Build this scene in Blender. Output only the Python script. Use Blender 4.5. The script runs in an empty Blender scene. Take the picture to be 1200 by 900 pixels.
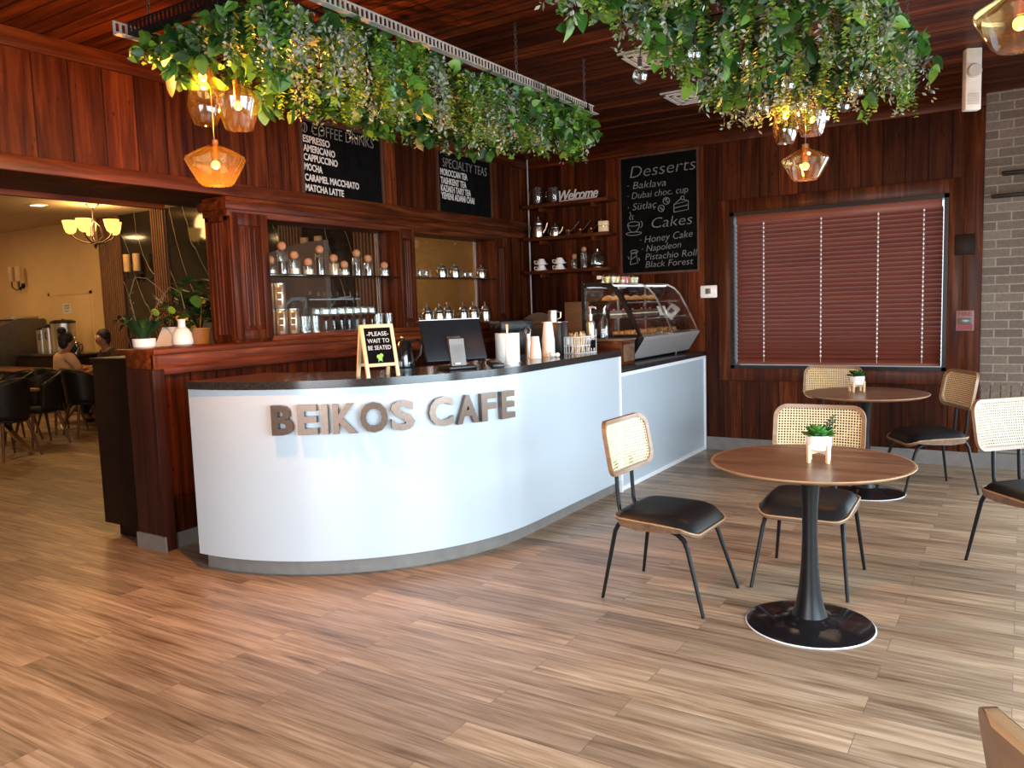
import bpy, bmesh, math, random
from mathutils import Vector, Matrix, Euler
random.seed(7)
PI = math.pi
S = bpy.context.scene
COL = S.collection

# ------------------------------------------------------------------ camera, world, light, exposure
def make_camera():
    yaw, pitch, roll = -0.571229772, 0.0976534277, -0.0331588694
    F = Vector((math.sin(yaw)*math.cos(pitch), math.cos(yaw)*math.cos(pitch), -math.sin(pitch)))
    r = Vector((math.cos(yaw), -math.sin(yaw), 0)); u = r.cross(F)
    c, s = math.cos(roll), math.sin(roll)
    r2, u2 = c*r + s*u, -s*r + c*u
    cd = bpy.data.cameras.new('camera'); cd.sensor_width = 36; cd.sensor_fit = 'HORIZONTAL'
    cd.lens = 935.0/1200*36; cd.clip_start = 0.02; cd.clip_end = 200
    co = bpy.data.objects.new('camera', cd); COL.objects.link(co)
    m = Matrix((r2, u2, -F)).transposed().to_4x4(); m.translation = (0, 0, 1.5)
    co.matrix_world = m; S.camera = co
make_camera()
vs = S.view_settings
vs.view_transform = 'Standard'; vs.look = 'None'; vs.gamma = 1; vs.use_curve_mapping = False
vs.exposure = 0.0
S.cycles.max_bounces = 8; S.cycles.transparent_max_bounces = 24
S.cycles.sample_clamp_indirect = 4
W = bpy.data.worlds.new('world'); S.world = W; W.use_nodes = True
bg = W.node_tree.nodes['Background']; bg.inputs[0].default_value = (.80, .90, 1, 1); bg.inputs[1].default_value = 2.0

def area(name, loc, rot, sx, sy, power, color, spread=180):
    l = bpy.data.lights.new(name, 'AREA'); l.shape = 'RECTANGLE'; l.size = sx; l.size_y = sy
    l.energy = power; l.color = color; l.spread = math.radians(spread)
    o = bpy.data.objects.new(name, l); COL.objects.link(o); o.location = loc; o.rotation_euler = rot
    return o
def point(name, loc, power, color, r=.03, parent=None):
    l = bpy.data.lights.new(name, 'POINT'); l.energy = power; l.color = color; l.shadow_soft_size = r
    o = bpy.data.objects.new(name, l); COL.objects.link(o); o.location = loc
    if parent: o.parent = parent
    return o
DAY = (.68, .86, 1.0)
# daylight through the glazed right side and the glazed front behind the camera
area('daylight_right', (2.2, 1.9, 1.30), (0, math.radians(68), 0), 1.9, 3.6, 230, DAY, 130)
area('daylight_right_far', (2.2, 5.6, 1.30), (0, math.radians(68), 0), 1.9, 2.4, 110, DAY, 130)
area('daylight_front', (-.35, -2.45, 1.40), (math.radians(66), 0, 0), 3.5, 2.1, 185, (.92, .95, 1.0), 130)
area('daylight_back', (1.35, 7.66, 1.15), (math.radians(-80), 0, 0), 1.5, 2.0, 60, DAY, 150)
# dining room ceiling lamps (warm)
WARM = (1.0, .62, .26)
for i, (x, y) in enumerate([(-11.9, 6.0), (-9.0, 3.2), (-13.6, 3.4), (-7.0, 5.9), (-15.2, 5.8)]):
    area('dining_downlight', (x, y, 3.13), (0, 0, 0), .3, .3, 26, WARM)

# ------------------------------------------------------------------ materials
class NT:
    def __init__(s, name):
        s.m = bpy.data.materials.new(name); s.m.use_nodes = True
        s.t = s.m.node_tree; s.n = s.t.nodes; s.l = s.t.links; s.b = s.n['Principled BSDF']
    def node(s, typ, **kw):
        n = s.n.new(typ)
        for k, v in kw.items():
            if k.startswith('i_'): n.inputs[k[2:].replace('_', ' ')].default_value = v
            else: setattr(n, k, v)
        return n
    def link(s, a, b): s.l.new(a, b)
    def math(s, op, a, b=None, c=None):
        n = s.n.new('ShaderNodeMath'); n.operation = op
        for i, v in enumerate((a, b, c)):
            if v is None: continue
            if isinstance(v, (int, float)): n.inputs[i].default_value = v
            else: s.link(v, n.inputs[i])
        return n.outputs[0]
    def ramp(s, fac, stops, interp='LINEAR'):
        n = s.n.new('ShaderNodeValToRGB'); n.color_ramp.interpolation = interp
        e = n.color_ramp.elements
        while len(e) > 1: e.remove(e[-1])
        e[0].position = stops[0][0]; e[0].color = (*stops[0][1], 1)
        for p, c in stops[1:]:
            x = e.new(p); x.color = (*c, 1)
        s.link(fac, n.inputs[0]); return n.outputs[0]
    def mix(s, fac, a, b, mode='MIX'):
        n = s.n.new('ShaderNodeMix'); n.data_type = 'RGBA'; n.blend_type = mode
        for sock, v in ((n.inputs[0], fac), (n.inputs[6], a), (n.inputs[7], b)):
            if isinstance(v, (int, float)): sock.default_value = v
            elif isinstance(v, tuple): sock.default_value = (*v, 1)
            else: s.link(v, sock)
        return n.outputs[2]
    def coord(s, kind='Object'): return s.n.new('ShaderNodeTexCoord').outputs[kind]
    def mapping(s, vec, scale=(1, 1, 1), rot=(0, 0, 0), loc=(0, 0, 0)):
        n = s.n.new('ShaderNodeMapping'); s.link(vec, n.inputs[0])
        n.inputs['Scale'].default_value = scale; n.inputs['Rotation'].default_value = rot; n.inputs['Location'].default_value = loc
        return n.outputs[0]
    def noise(s, vec, scale=5, detail=4, rough=.55, dist=0):
        n = s.n.new('ShaderNodeTexNoise'); s.link(vec, n.inputs['Vector'])
        n.inputs['Scale'].default_value = scale; n.inputs['Detail'].default_value = detail
        n.inputs['Roughness'].default_value = rough; n.inputs['Distortion'].default_value = dist
        return n.outputs['Fac']
    def bump(s, h, strength=.3, dist=.01):
        n = s.n.new('ShaderNodeBump'); n.inputs['Strength'].default_value = strength; n.inputs['Distance'].default_value = dist
        s.link(h, n.inputs['Height']); s.link(n.outputs[0], s.b.inputs['Normal'])
    def setp(s, col=None, rough=None, metal=None, coat=None, spec=None):
        b = s.b
        if col is not None:
            if isinstance(col, tuple): b.inputs['Base Color'].default_value = (*col, 1)
            else: s.link(col, b.inputs['Base Color'])
        if rough is not None:
            if isinstance(rough, (int, float)): b.inputs['Roughness'].default_value = rough
            else: s.link(rough, b.inputs['Roughness'])
        if metal is not None: b.inputs['Metallic'].default_value = metal
        if coat is not None: b.inputs['Coat Weight'].default_value = coat; b.inputs['Coat Roughness'].default_value = .15
        if spec is not None: b.inputs['Specular IOR Level'].default_value = spec

def plain(name, col, rough=.5, metal=0, var=.12, scale=12, coat=None, bump=0, spec=None):
    """one colour with a slight procedural variation"""
    t = NT(name); f = t.noise(t.coord(), scale, 4)
    c = t.ramp(f, [(.3, tuple(v*(1-var) for v in col)), (.7, tuple(min(1, v*(1+var)) for v in col))])
    t.setp(c, rough, metal, coat, spec)
    if bump: t.bump(f, bump, .002)
    return t.m

def emit(name, col, strength):
    t = NT(name); t.setp((0, 0, 0), .5)
    t.b.inputs['Emission Color'].default_value = (*col, 1); t.b.inputs['Emission Strength'].default_value = strength
    return t.m

def thin_glass(name, tint=(1, 1, 1), gloss=.12, rough=.02, edge=.5, body=None, bodyw=0):
    """thin-walled glass: clear (tinted) with a fresnel sheen"""
    t = NT(name); t.n.remove(t.b); out = t.n['Material Output']
    tr = t.node('ShaderNodeBsdfTransparent'); tr.inputs[0].default_value = (*tint, 1)
    gl = t.node('ShaderNodeBsdfGlossy'); gl.inputs['Roughness'].default_value = rough
    gl.inputs[0].default_value = (1, 1, 1, 1)
    lw = t.node('ShaderNodeLayerWeight'); lw.inputs[0].default_value = .35
    f = t.math('MULTIPLY_ADD', lw.outputs['Facing'], edge, gloss)
    m = t.node('ShaderNodeMixShader'); t.link(f, m.inputs[0]); t.link(tr.outputs[0], m.inputs[1]); t.link(gl.outputs[0], m.inputs[2])
    last = m
    if body:
        df = t.node('ShaderNodeBsdfTranslucent'); df.inputs[0].default_value = (*body, 1)
        m2 = t.node('ShaderNodeMixShader'); m2.inputs[0].default_value = bodyw
        t.link(m.outputs[0], m2.inputs[1]); t.link(df.outputs[0], m2.inputs[2]); last = m2
    t.link(last.outputs[0], out.inputs[0])
    return t.m

def boards(name, axis, width, grain_axis, dark, mid, light, rough=.5, coat=.02, knots=True, seed=0.0, groove=.03):
    """tongue-and-groove boards: 'axis' counts the boards, 'grain_axis' runs along them"""
    t = NT(name); co = t.coord()
    sep = t.node('ShaderNodeSeparateXYZ'); t.link(co, sep.inputs[0])
    u = sep.outputs['XYZ'.index(axis)]
    q = t.math('DIVIDE', u, width); idx = t.math('FLOOR', q); fr = t.math('FRACT', q)
    wn = t.node('ShaderNodeTexWhiteNoise'); wn.noise_dimensions = '1D'
    t.link(t.math('ADD', idx, seed), wn.inputs['W'])
    sc = [22, 22, 22]; sc['XYZ'.index(grain_axis)] = 1.3
    mp = t.mapping(co, tuple(sc))
    off = t.node('ShaderNodeVectorMath'); off.operation = 'ADD'; t.link(mp, off.inputs[0])
    cb = t.node('ShaderNodeCombineXYZ'); t.link(t.math('MULTIPLY', wn.outputs[0], 37), cb.inputs['XYZ'.index(grain_axis)]); t.link(cb.outputs[0], off.inputs[1])
    g = t.noise(off.outputs[0], 1.0, 6, .6, .6)
    col = t.ramp(g, [(.28, dark), (.5, mid), (.75, light)])
    tone = t.ramp(wn.outputs[0], [(0, (.42, .40, .40)), (.5, (.85, .85, .85)), (1, (1.5, 1.42, 1.25))])
    col = t.mix(1, col, tone, 'MULTIPLY')
    if knots:
        sk = [4.2, 4.2, 4.2]; sk['XYZ'.index(grain_axis)] = 1.6
        v = t.node('ShaderNodeTexVoronoi'); t.link(t.mapping(co, tuple(sk)), v.inputs['Vector'])
        k = t.math('LESS_THAN', v.outputs['Distance'], .10)
        soft = t.ramp(v.outputs['Distance'], [(.05, (.8, .8, .8)), (.17, (0, 0, 0))])
        col = t.mix(soft, col, tuple(c*.35 for c in dark))
    e = t.math('MINIMUM', fr, t.math('SUBTRACT', 1, fr))
    gm = t.math('LESS_THAN', e, groove)
    col = t.mix(t.math('MULTIPLY', gm, .75), col, tuple(c*.3 for c in dark))
    t.setp(col, rough, coat=coat, spec=.09)
    h = t.math('MULTIPLY_ADD', g, .15, t.math('MULTIPLY', t.math('MINIMUM', e, groove), 1/groove))
    t.bump(h, .35, .004)
    return t.m

def wood(name, dark, mid, light, axis='X', rough=.35, coat=.2, sc=1.0, spec=.5):
    t = NT(name); s = [18*sc]*3; s['XYZ'.index(axis)] = 1.2*sc
    g = t.noise(t.mapping(t.coord(), tuple(s)), 1, 6, .6, .8)
    t.setp(t.ramp(g, [(.28, dark), (.5, mid), (.74, light)]), rough, coat=coat, spec=spec)
    t.bump(g, .08, .002)
    return t.m

def floor_mat():
    t = NT('oak_vinyl_plank_floor'); co = t.coord()
    br = t.node('ShaderNodeTexBrick'); br.offset = .37; br.offset_frequency = 2; t.link(co, br.inputs['Vector'])
    br.inputs['Scale'].default_value = 1; br.inputs['Brick Width'].default_value = 1.22; br.inputs['Row Height'].default_value = .148
    br.inputs['Mortar Size'].default_value = .0012; br.inputs['Mortar Smooth'].default_value = 0
    br.inputs['Color1'].default_value = (.0, .0, .0, 1); br.inputs['Color2'].default_value = (1, 1, 1, 1); br.inputs['Mortar'].default_value = (.5, .5, .5, 1)
    sepc = t.node('ShaderNodeSeparateColor'); t.link(br.outputs['Color'], sepc.inputs[0])
    r = sepc.outputs[0]
    cb = t.node('ShaderNodeCombineXYZ'); t.link(t.math('MULTIPLY', r, 23.0), cb.inputs[0])
    off = t.node('ShaderNodeVectorMath'); off.operation = 'ADD'
    t.link(t.mapping(co, (2.2, 46, 1)), off.inputs[0]); t.link(cb.outputs[0], off.inputs[1])
    g = t.noise(off.outputs[0], 1, 7, .62, .5)
    off2 = t.node('ShaderNodeVectorMath'); off2.operation = 'ADD'
    t.link(t.mapping(co, (1.1, 10, 1)), off2.inputs[0]); t.link(cb.outputs[0], off2.inputs[1])
    g2 = t.noise(off2.outputs[0], 1, 3, .5, 1.2)
    f = t.math('ADD', t.math('MULTIPLY', g, .6), t.math('MULTIPLY', g2, .4))
    col = t.ramp(f, [(.34, (.110, .064, .036)), (.44, (.235, .153, .092)), (.54, (.352, .248, .160)), (.68, (.49, .37, .255))])
    tone = t.ramp(r, [(0, (.66, .64, .62)), (1, (1.18, 1.16, 1.14))])
    col = t.mix(1, col, tone, 'MULTIPLY')
    col = t.mix(t.math('MULTIPLY', br.outputs['Fac'], .7), col, (.05, .03, .02))
    t.setp(col, t.ramp(g, [(.3, (.42,)*3), (.7, (.30,)*3)]))
    h = t.math('SUBTRACT', t.math('MULTIPLY', g, .3), br.outputs['Fac'])
    t.bump(h, .12, .002)
    return t.m

def brick_mat():
    t = NT('grey_brown_brick'); co = t.coord()
    sep = t.node('ShaderNodeSeparateXYZ'); t.link(co, sep.inputs[0])
    cb = t.node('ShaderNodeCombineXYZ'); t.link(sep.outputs[0], cb.inputs[0]); t.link(sep.outputs[2], cb.inputs[1])
    br = t.node('ShaderNodeTexBrick'); t.link(cb.outputs[0], br.inputs['Vector']); br.offset = .5
    br.inputs['Scale'].default_value = 1; br.inputs['Brick Width'].default_value = .205; br.inputs['Row Height'].default_value = .0735
    br.inputs['Mortar Size'].default_value = .0055; br.inputs['Mortar Smooth'].default_value = .1
    br.inputs['Color1'].default_value = (.130, .098, .074, 1); br.inputs['Color2'].default_value = (.20, .160, .125, 1); br.inputs['Mortar'].default_value = (.30, .26, .215, 1)
    n = t.noise(co, 60, 5)
    t.setp(t.mix(.5, br.outputs['Color'], t.ramp(n, [(.3, (.45,)*3), (.7, (1,)*3)]), 'MULTIPLY'), .85)
    t.bump(t.math('SUBTRACT', t.math('MULTIPLY', n, .25), br.outputs['Fac']), .6, .008)
    return t.m

def marble_mat():
    t = NT('black_marble'); co = t.coord()
    w = t.node('ShaderNodeTexWave'); w.wave_type = 'BANDS'; w.bands_direction = 'DIAGONAL'
    t.link(t.mapping(co, (1.3, 1, .55)), w.inputs['Vector']); w.inputs['Scale'].default_value = 1.1; w.inputs['Distortion'].default_value = 6
    w.inputs['Detail'].default_value = 3; w.inputs['Detail Scale'].default_value = .8
    n = t.noise(co, 3, 4)
    v = t.ramp(w.outputs['Fac'], [(.0, (.38, .34, .28)), (.0025, (.10, .08, .06)), (.007, (.012, .010, .009)), (1, (.02, .017, .015))])
    t.setp(t.mix(t.math('MULTIPLY', n, .3), v, (.035, .028, .024)), .08)
    return t.m

def cane_mat():
    t = NT('woven_cane'); co = t.coord()
    sep = t.node('ShaderNodeSeparateXYZ'); t.link(co, sep.inputs[0])
    P = .0145
    fx = t.math('SUBTRACT', t.math('FRACT', t.math('DIVIDE', sep.outputs[0], P)), .5)
    fz = t.math('SUBTRACT', t.math('FRACT', t.math('DIVIDE', sep.outputs[2], P)), .5)
    d = t.math('SQRT', t.math('ADD', t.math('POWER', fx, 2), t.math('POWER', fz, 2)))
    hole = t.math('LESS_THAN', d, .33)
    n = t.noise(t.mapping(co, (70, 70, 70)), 1, 4)
    t.setp(t.ramp(n, [(.3, (.62, .47, .24)), (.7, (.80, .66, .40))]), .5)
    t.b.inputs['Subsurface Weight'].default_value = 0
    a = t.math('SUBTRACT', 1, hole); t.link(a, t.b.inputs['Alpha'])
    t.bump(t.math('SINE', t.math('MULTIPLY', sep.outputs[0], 2*PI/P*2)), .2, .001)
    return t.m

def leaf_mat(name, dark, mid, light, rough=.4, trans=.25):
    t = NT(name); g = t.node('ShaderNodeNewGeometry')
    c = t.ramp(g.outputs['Random Per Island'], [(0, dark), (.5, mid), (1, light)])
    n = t.noise(t.coord(), 40, 3)
    c = t.mix(.35, c, t.ramp(n, [(.3, (.6,)*3), (.7, (1.15,)*3)]), 'MULTIPLY')
    t.setp(c, rough)
    t.n.remove(t.n['Material Output']) if False else None
    tl = t.node('ShaderNodeBsdfTranslucent'); t.link(c, tl.inputs[0])
    m = t.node('ShaderNodeMixShader'); m.inputs[0].default_value = trans
    t.link(t.b.outputs[0], m.inputs[1]); t.link(tl.outputs[0], m.inputs[2]); t.link(m.outputs[0], t.n['Material Output'].inputs[0])
    return t.m

RD, RM, RL = (.016, .0034, .0012), (.060, .0125, .0032), (.142, .036, .0085)
M = {}
M['boards_back'] = boards('cedar_boards_back', 'X', .178, 'Z', RD, RM, RL, seed=3)
M['boards_left'] = boards('cedar_boards_left', 'Y', .205, 'Z', RD, RM, RL, seed=11)
M['ceiling'] = boards('cedar_ceiling_boards', 'Y', .105, 'X', tuple(c*1.2 for c in RD), tuple(c*1.2 for c in RM), tuple(c*1.2 for c in RL), knots=False, rough=.48, coat=.02, groove=.06)
M['trim_x'] = wood('cedar_trim_x', RD, RM, RL, 'X', .45, .03, 1.0, .15)
M['trim_y'] = wood('cedar_trim_y', RD, RM, RL, 'Y', .45, .03, 1.0, .15)
M['trim_z'] = wood('cedar_trim_z', RD, tuple(c*.9 for c in RM), RL, 'Z', .42, .03, 1.0, .15)
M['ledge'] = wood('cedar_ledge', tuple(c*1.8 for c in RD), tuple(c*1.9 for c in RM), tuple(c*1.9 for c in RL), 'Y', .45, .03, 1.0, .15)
M['floor'] = floor_mat(); M['brick'] = brick_mat(); M['marble'] = marble_mat(); M['cane'] = cane_mat()
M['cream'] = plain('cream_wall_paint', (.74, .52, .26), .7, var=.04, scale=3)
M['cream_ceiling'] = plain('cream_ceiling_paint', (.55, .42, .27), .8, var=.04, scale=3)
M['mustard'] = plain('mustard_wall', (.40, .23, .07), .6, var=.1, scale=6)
M['slatwood'] = wood('oak_slats', (.13, .062, .032), (.19, .095, .05), (.25, .13, .075), 'Z', .5, 0)
M['grey_base'] = plain('grey_vinyl_baseboard', (.17, .155, .14), .5)
M['white'] = plain('white_laminate', (.46, .53, .58), .22, var=.015, scale=2, coat=.3)
M['white_trim'] = plain('white_edge_trim', (.78, .80, .82), .3, var=.02)
M['worktop'] = plain('black_stone_worktop', (.018, .017, .017), .16, var=.5, scale=90)
M['dark_body'] = plain('dark_brown_laminate', (.014, .006, .004), .45, var=.2, spec=.12)
M['purple_wood'] = wood('dark_stained_post', (.018, .006, .005), (.035, .011, .008), (.055, .018, .012), 'Z', .4, .02, 1.0, .15)
M['bronze'] = plain('brushed_bronze', (.17, .125, .10), .3, .9, var=.1, scale=60)
M['black_metal'] = plain('black_powder_coat', (.006, .006, .0065), .34, .0, var=.2, spec=.22)
M['black_gloss'] = plain('black_gloss_lacquer', (.008, .008, .009), .08, .0, var=.2, coat=.6)
M['leather'] = plain('black_leatherette', (.008, .008, .009), .42, var=.3, scale=150, bump=.25, spec=.28)
M['black_plastic'] = plain('black_plastic', (.012, .012, .013), .35, var=.2)
M['steel'] = plain('stainless_steel', (.60, .59, .57), .33, 1, var=.08, scale=40)
M['brushed'] = plain('brushed_steel', (.72, .70, .68), .48, .85, var=.06, scale=60)
M['chrome'] = plain('chrome', (.75, .76, .78), .08, 1, var=.03)
M['silver_filigree'] = plain('patterned_silver', (.62, .60, .57), .22, 1, var=.5, scale=55, bump=.9)
M['copper'] = plain('copper', (.60, .26, .14), .25, 1)
M['walnut'] = wood('walnut_table_top', (.085, .036, .018), (.185, .085, .042), (.30, .155, .085), 'X', .36, .1, 1.5)
M['edge_ply'] = wood('pale_ply_edge', (.26, .14, .065), (.36, .21, .10), (.44, .28, .15), 'X', .45, .1)
M['veneer'] = wood('walnut_veneer', (.075, .038, .020), (.13, .07, .036), (.19, .11, .06), 'X', .42, .15)
M['frame_wood'] = wood('walnut_chair_frame', (.16, .085, .04), (.25, .14, .07), (.33, .20, .11), 'X', .4, .2)
M['pale_wood'] = wood('pale_pine', (.55, .37, .19), (.66, .47, .26), (.74, .56, .34), 'Z', .5, 0)
M['mid_wood'] = wood('stained_beech', (.15, .06, .025), (.23, .10, .045), (.30, .14, .065), 'X', .4, .1)
M['cork'] = plain('cork', (.36, .18, .09), .8, var=.3, scale=60)
M['ceramic'] = plain('white_ceramic', (.80, .79, .76), .18, var=.02)
M['paper'] = plain('white_paper', (.80, .78, .73), .8, var=.03)
M['chalkboard'] = plain('black_chalkboard', (.0035, .0035, .0035), .9, var=.4, spec=.05)
M['chalk'] = plain('chalk_grey', (.165, .16, .155), .9, var=.15, scale=80)
M['vinyl_white'] = plain('white_vinyl_letters', (.52, .50, .48), .7, var=.05)
M['glass'] = thin_glass('clear_glass', (.93, .95, .94), .07, .02, .45)
M['pane'] = thin_glass('window_glass', (.97, .98, .98), .02, .01, .12)
M['shelf_glass'] = thin_glass('green_shelf_glass', (.30, .38, .35), .15, .02, .4)
M['amber'] = thin_glass('amber_glass', (.97, .80, .50), .07, .03, .45, (.95, .50, .12), .003)
M['bulb'] = emit('warm_bulb', (1, .60, .18), 4.5)
M['bulb_tube'] = emit('warm_bulb_stem', (1, .42, .07), 1.2)
M['led'] = emit('cool_led', (.85, .95, 1), 4.0)
M['lampwhite'] = emit('dining_lamp_disc', (1, .80, .50), 9)
M['shade_glow'] = emit('lit_alabaster_shade', (1, .50, .10), 2.6)
M['pothos'] = leaf_mat('pothos_leaf', (.014, .055, .010), (.040, .135, .018), (.15, .32, .035))
M['fern'] = leaf_mat('fern_leaf', (.03, .10, .012), (.10, .22, .025), (.30, .42, .05))
M['sprig'] = leaf_mat('dusty_sprig_leaf', (.10, .14, .09), (.20, .24, .17), (.40, .41, .33))
M['darkleaf'] = leaf_mat('dark_leaf', (.006, .022, .008), (.012, .040, .012), (.03, .075, .02))
M['deepleaf'] = leaf_mat('deep_green_leaf', (.012, .05, .010), (.025, .09, .016), (.06, .16, .03))
M['succulent'] = leaf_mat('succulent_leaf', (.03, .14, .02), (.06, .24, .035), (.12, .34, .06))
M['stem'] = plain('brown_stem', (.08, .05, .025), .7)
M['blind'] = wood('mahogany_blind_slat', (.15, .040, .024), (.19, .052, .032), (.225, .064, .040), 'X', .4, .05, 1.0, .25)
M['cord_white'] = plain('white_cord', (.8, .8, .78), .7)
M['gold'] = plain('pale_gold_tin', (.50, .42, .30), .30, .8, var=.1)
M['skin'] = plain('skin', (.30, .15, .09), .5, var=.06)
M['hair'] = plain('black_hair', (.008, .007, .007), .6, bump=.5, scale=80)
M['tan_shirt'] = plain('tan_cotton', (.58, .38, .22), .9)
M['black_shirt'] = plain('black_cotton', (.014, .010, .010), .9)
M['jeans'] = plain('dark_denim', (.02, .022, .03), .9)
M['taupe'] = plain('taupe_panel', (.17, .135, .115), .5, var=.06)
M['terracotta'] = plain('tan_clay', (.45, .28, .17), .8)
M['yellow'] = plain('yellow_spathe', (.80, .42, .02), .35)
M['red'] = plain('red_print', (.55, .03, .03), .5)
M['pink'] = plain('raspberry_dessert', (.75, .08, .12), .35)
M['custard'] = plain('custard_dessert', (.85, .60, .15), .4)
M['cream_d'] = plain('cream_dessert', (.85, .74, .52), .5)
M['pastry'] = plain('baked_pastry', (.46, .20, .05), .5, var=.35, scale=50)
M['beans'] = plain('coffee_beans', (.02, .012, .008), .5, var=.5, scale=200)
M['choc'] = plain('chocolate_cake', (.05, .02, .012), .4)
M['green_ink'] = plain('green_sticker', (.25, .45, .08), .6)
M['rattan'] = plain('dark_rattan', (.10, .062, .038), .6, var=.5, scale=120, bump=.6)
M['vent'] = plain('white_vent', (.55, .50, .44), .5)
M['offwhite'] = plain('off_white_plastic', (.72, .68, .60), .4)
M['lcd'] = plain('grey_lcd', (.09, .10, .09), .2)
M['screenback'] = plain('dark_grey_casing', (.008, .010, .014), .35, spec=.2)
M['food'] = plain('yellow_food_bag', (.55, .36, .06), .6, var=.3, scale=30)

# ------------------------------------------------------------------ mesh helpers
class MB:
    def __init__(s): s.bm = bmesh.new(); s.mi = 0
    def _xf(s, vs, loc=(0, 0, 0), rot=None):
        m = Matrix.Translation(loc)
        if rot is not None: m = m @ Euler(rot).to_matrix().to_4x4()
        bmesh.ops.transform(s.bm, matrix=m, verts=vs); return s
    def box(s, x0, x1, y0, y1, z0, z1, bevel=0, seg=2, rot=None, loc=(0, 0, 0)):
        r = bmesh.ops.create_cube(s.bm, size=1); vs = r['verts']
        bmesh.ops.transform(s.bm, matrix=Matrix.Translation(((x0+x1)/2, (y0+y1)/2, (z0+z1)/2)) @ Matrix.Diagonal((abs(x1-x0), abs(y1-y0), abs(z1-z0), 1)), verts=vs)
        if bevel:
            es = list({e for v in vs for e in v.link_edges})
            rb = bmesh.ops.bevel(s.bm, geom=es, offset=bevel, segments=seg, affect='EDGES', profile=.5)
            vs = list({v for f in rb['faces'] for v in f.verts} | {v for v in vs if v.is_valid})
        if rot is not None or loc != (0, 0, 0): s._xf(vs, loc, rot)
        return s
    def lathe(s, prof, seg=32, loc=(0, 0, 0), rot=None, squash=(1, 1)):
        rings = []; allv = []
        for r, z in prof:
            if r < 1e-6: rings.append([s.bm.verts.new((0, 0, z))])
            else: rings.append([s.bm.verts.new((r*math.cos(2*PI*k/seg)*squash[0], r*math.sin(2*PI*k/seg)*squash[1], z)) for k in range(seg)])
            allv += rings[-1]
        for a, b in zip(rings, rings[1:]):
            for k in range(seg):
                k2 = (k+1) % seg
                if len(a) == 1 and len(b) == 1: break
                if len(a) == 1: s.bm.faces.new((a[0], b[k2], b[k]))
                elif len(b) == 1: s.bm.faces.new((a[k], a[k2], b[0]))
                else: s.bm.faces.new((a[k], a[k2], b[k2], b[k]))
        s._xf(allv, loc, rot); return s
    def cyl(s, p0, p1, r0, r1=None, seg=16, cap=True):
        r1 = r0 if r1 is None else r1
        return s.tube([p0, p1], [r0, r1], seg, cap)
    def tube(s, pts, r, seg=10, cap=True):
        pts = [Vector(p) for p in pts]
        rs = r if isinstance(r, (list, tuple)) else [r]*len(pts)
        d0 = (pts[1]-pts[0]).normalized()
        up = Vector((0, 0, 1)) if abs(d0.z) < .9 else Vector((1, 0, 0))
        n = d0.cross(up).normalized(); rings = []
        for i, p in enumerate(pts):
            if i == 0: d = d0
            elif i == len(pts)-1: d = (pts[i]-pts[i-1]).normalized()
            else: d = ((pts[i]-pts[i-1]).normalized() + (pts[i+1]-pts[i]).normalized())
            if d.length < 1e-6: d = d0
            d.normalize(); n = (n - d*n.dot(d))
            if n.length < 1e-6: n = d.orthogonal()
            n.normalize(); b = d.cross(n)
            rings.append([s.bm.verts.new(p + (n*math.cos(2*PI*k/seg) + b*math.sin(2*PI*k/seg))*rs[i]) for k in range(seg)])
        for a, c in zip(rings, rings[1:]):
            for k in range(seg): s.bm.faces.new((a[k], a[(k+1) % seg], c[(k+1) % seg], c[k]))
        if cap:
            s.bm.faces.new(rings[0][::-1]); s.bm.faces.new(rings[-1])
        return s
    def ball(s, c, r, seg=16, sc=(1, 1, 1), rot=None):
        q = bmesh.ops.create_uvsphere(s.bm, u_segments=seg, v_segments=max(6, seg//2), radius=r)
        m = Matrix.Translation(c)
        if rot is not None: m = m @ Euler(rot).to_matrix().to_4x4()
        bmesh.ops.transform(s.bm, matrix=m @ Matrix.Diagonal((*sc, 1)), verts=q['verts']); return s
    def prism(s, poly, z0, z1, loc=(0, 0, 0), rot=None, bevel=0):
        a = [s.bm.verts.new((x, y, z0)) for x, y in poly]; b = [s.bm.verts.new((x, y, z1)) for x, y in poly]
        s.bm.faces.new(a[::-1]); s.bm.faces.new(b); n = len(poly)
        for k in range(n): s.bm.faces.new((a[k], a[(k+1) % n], b[(k+1) % n], b[k]))
        vs = a+b
        if bevel:
            es = list({e for v in vs for e in v.link_edges})
            rb = bmesh.ops.bevel(s.bm, geom=es, offset=bevel, segments=2, affect='EDGES', profile=.5)
            vs = list({v for f in rb['faces'] for v in f.verts} | {v for v in vs if v.is_valid})
        s._xf(vs, loc, rot); return s
    def grid(s, fn, nu, nv, closed_u=False):
        g = [[s.bm.verts.new(fn(i/(nu if closed_u else nu-1), j/(nv-1))) for j in range(nv)] for i in range(nu)]
        for i in range(nu if closed_u else nu-1):
            for j in range(nv-1):
                i2 = (i+1) % nu
                s.bm.faces.new((g[i][j], g[i2][j], g[i2][j+1], g[i][j+1]))
        return s
    def poly(s, pts): s.bm.faces.new([s.bm.verts.new(p) for p in pts]); return s
    def torus(s, c, R, r, seg=14, seg2=6, rot=(0, 0, 0), stretch=1):
        e = Euler(rot).to_matrix()
        pts = [Vector(c) + e @ Vector((R*math.cos(2*PI*k/seg), R*stretch*math.sin(2*PI*k/seg), 0)) for k in range(seg+1)]
        return s.tube(pts, r, seg2, False)
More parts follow.
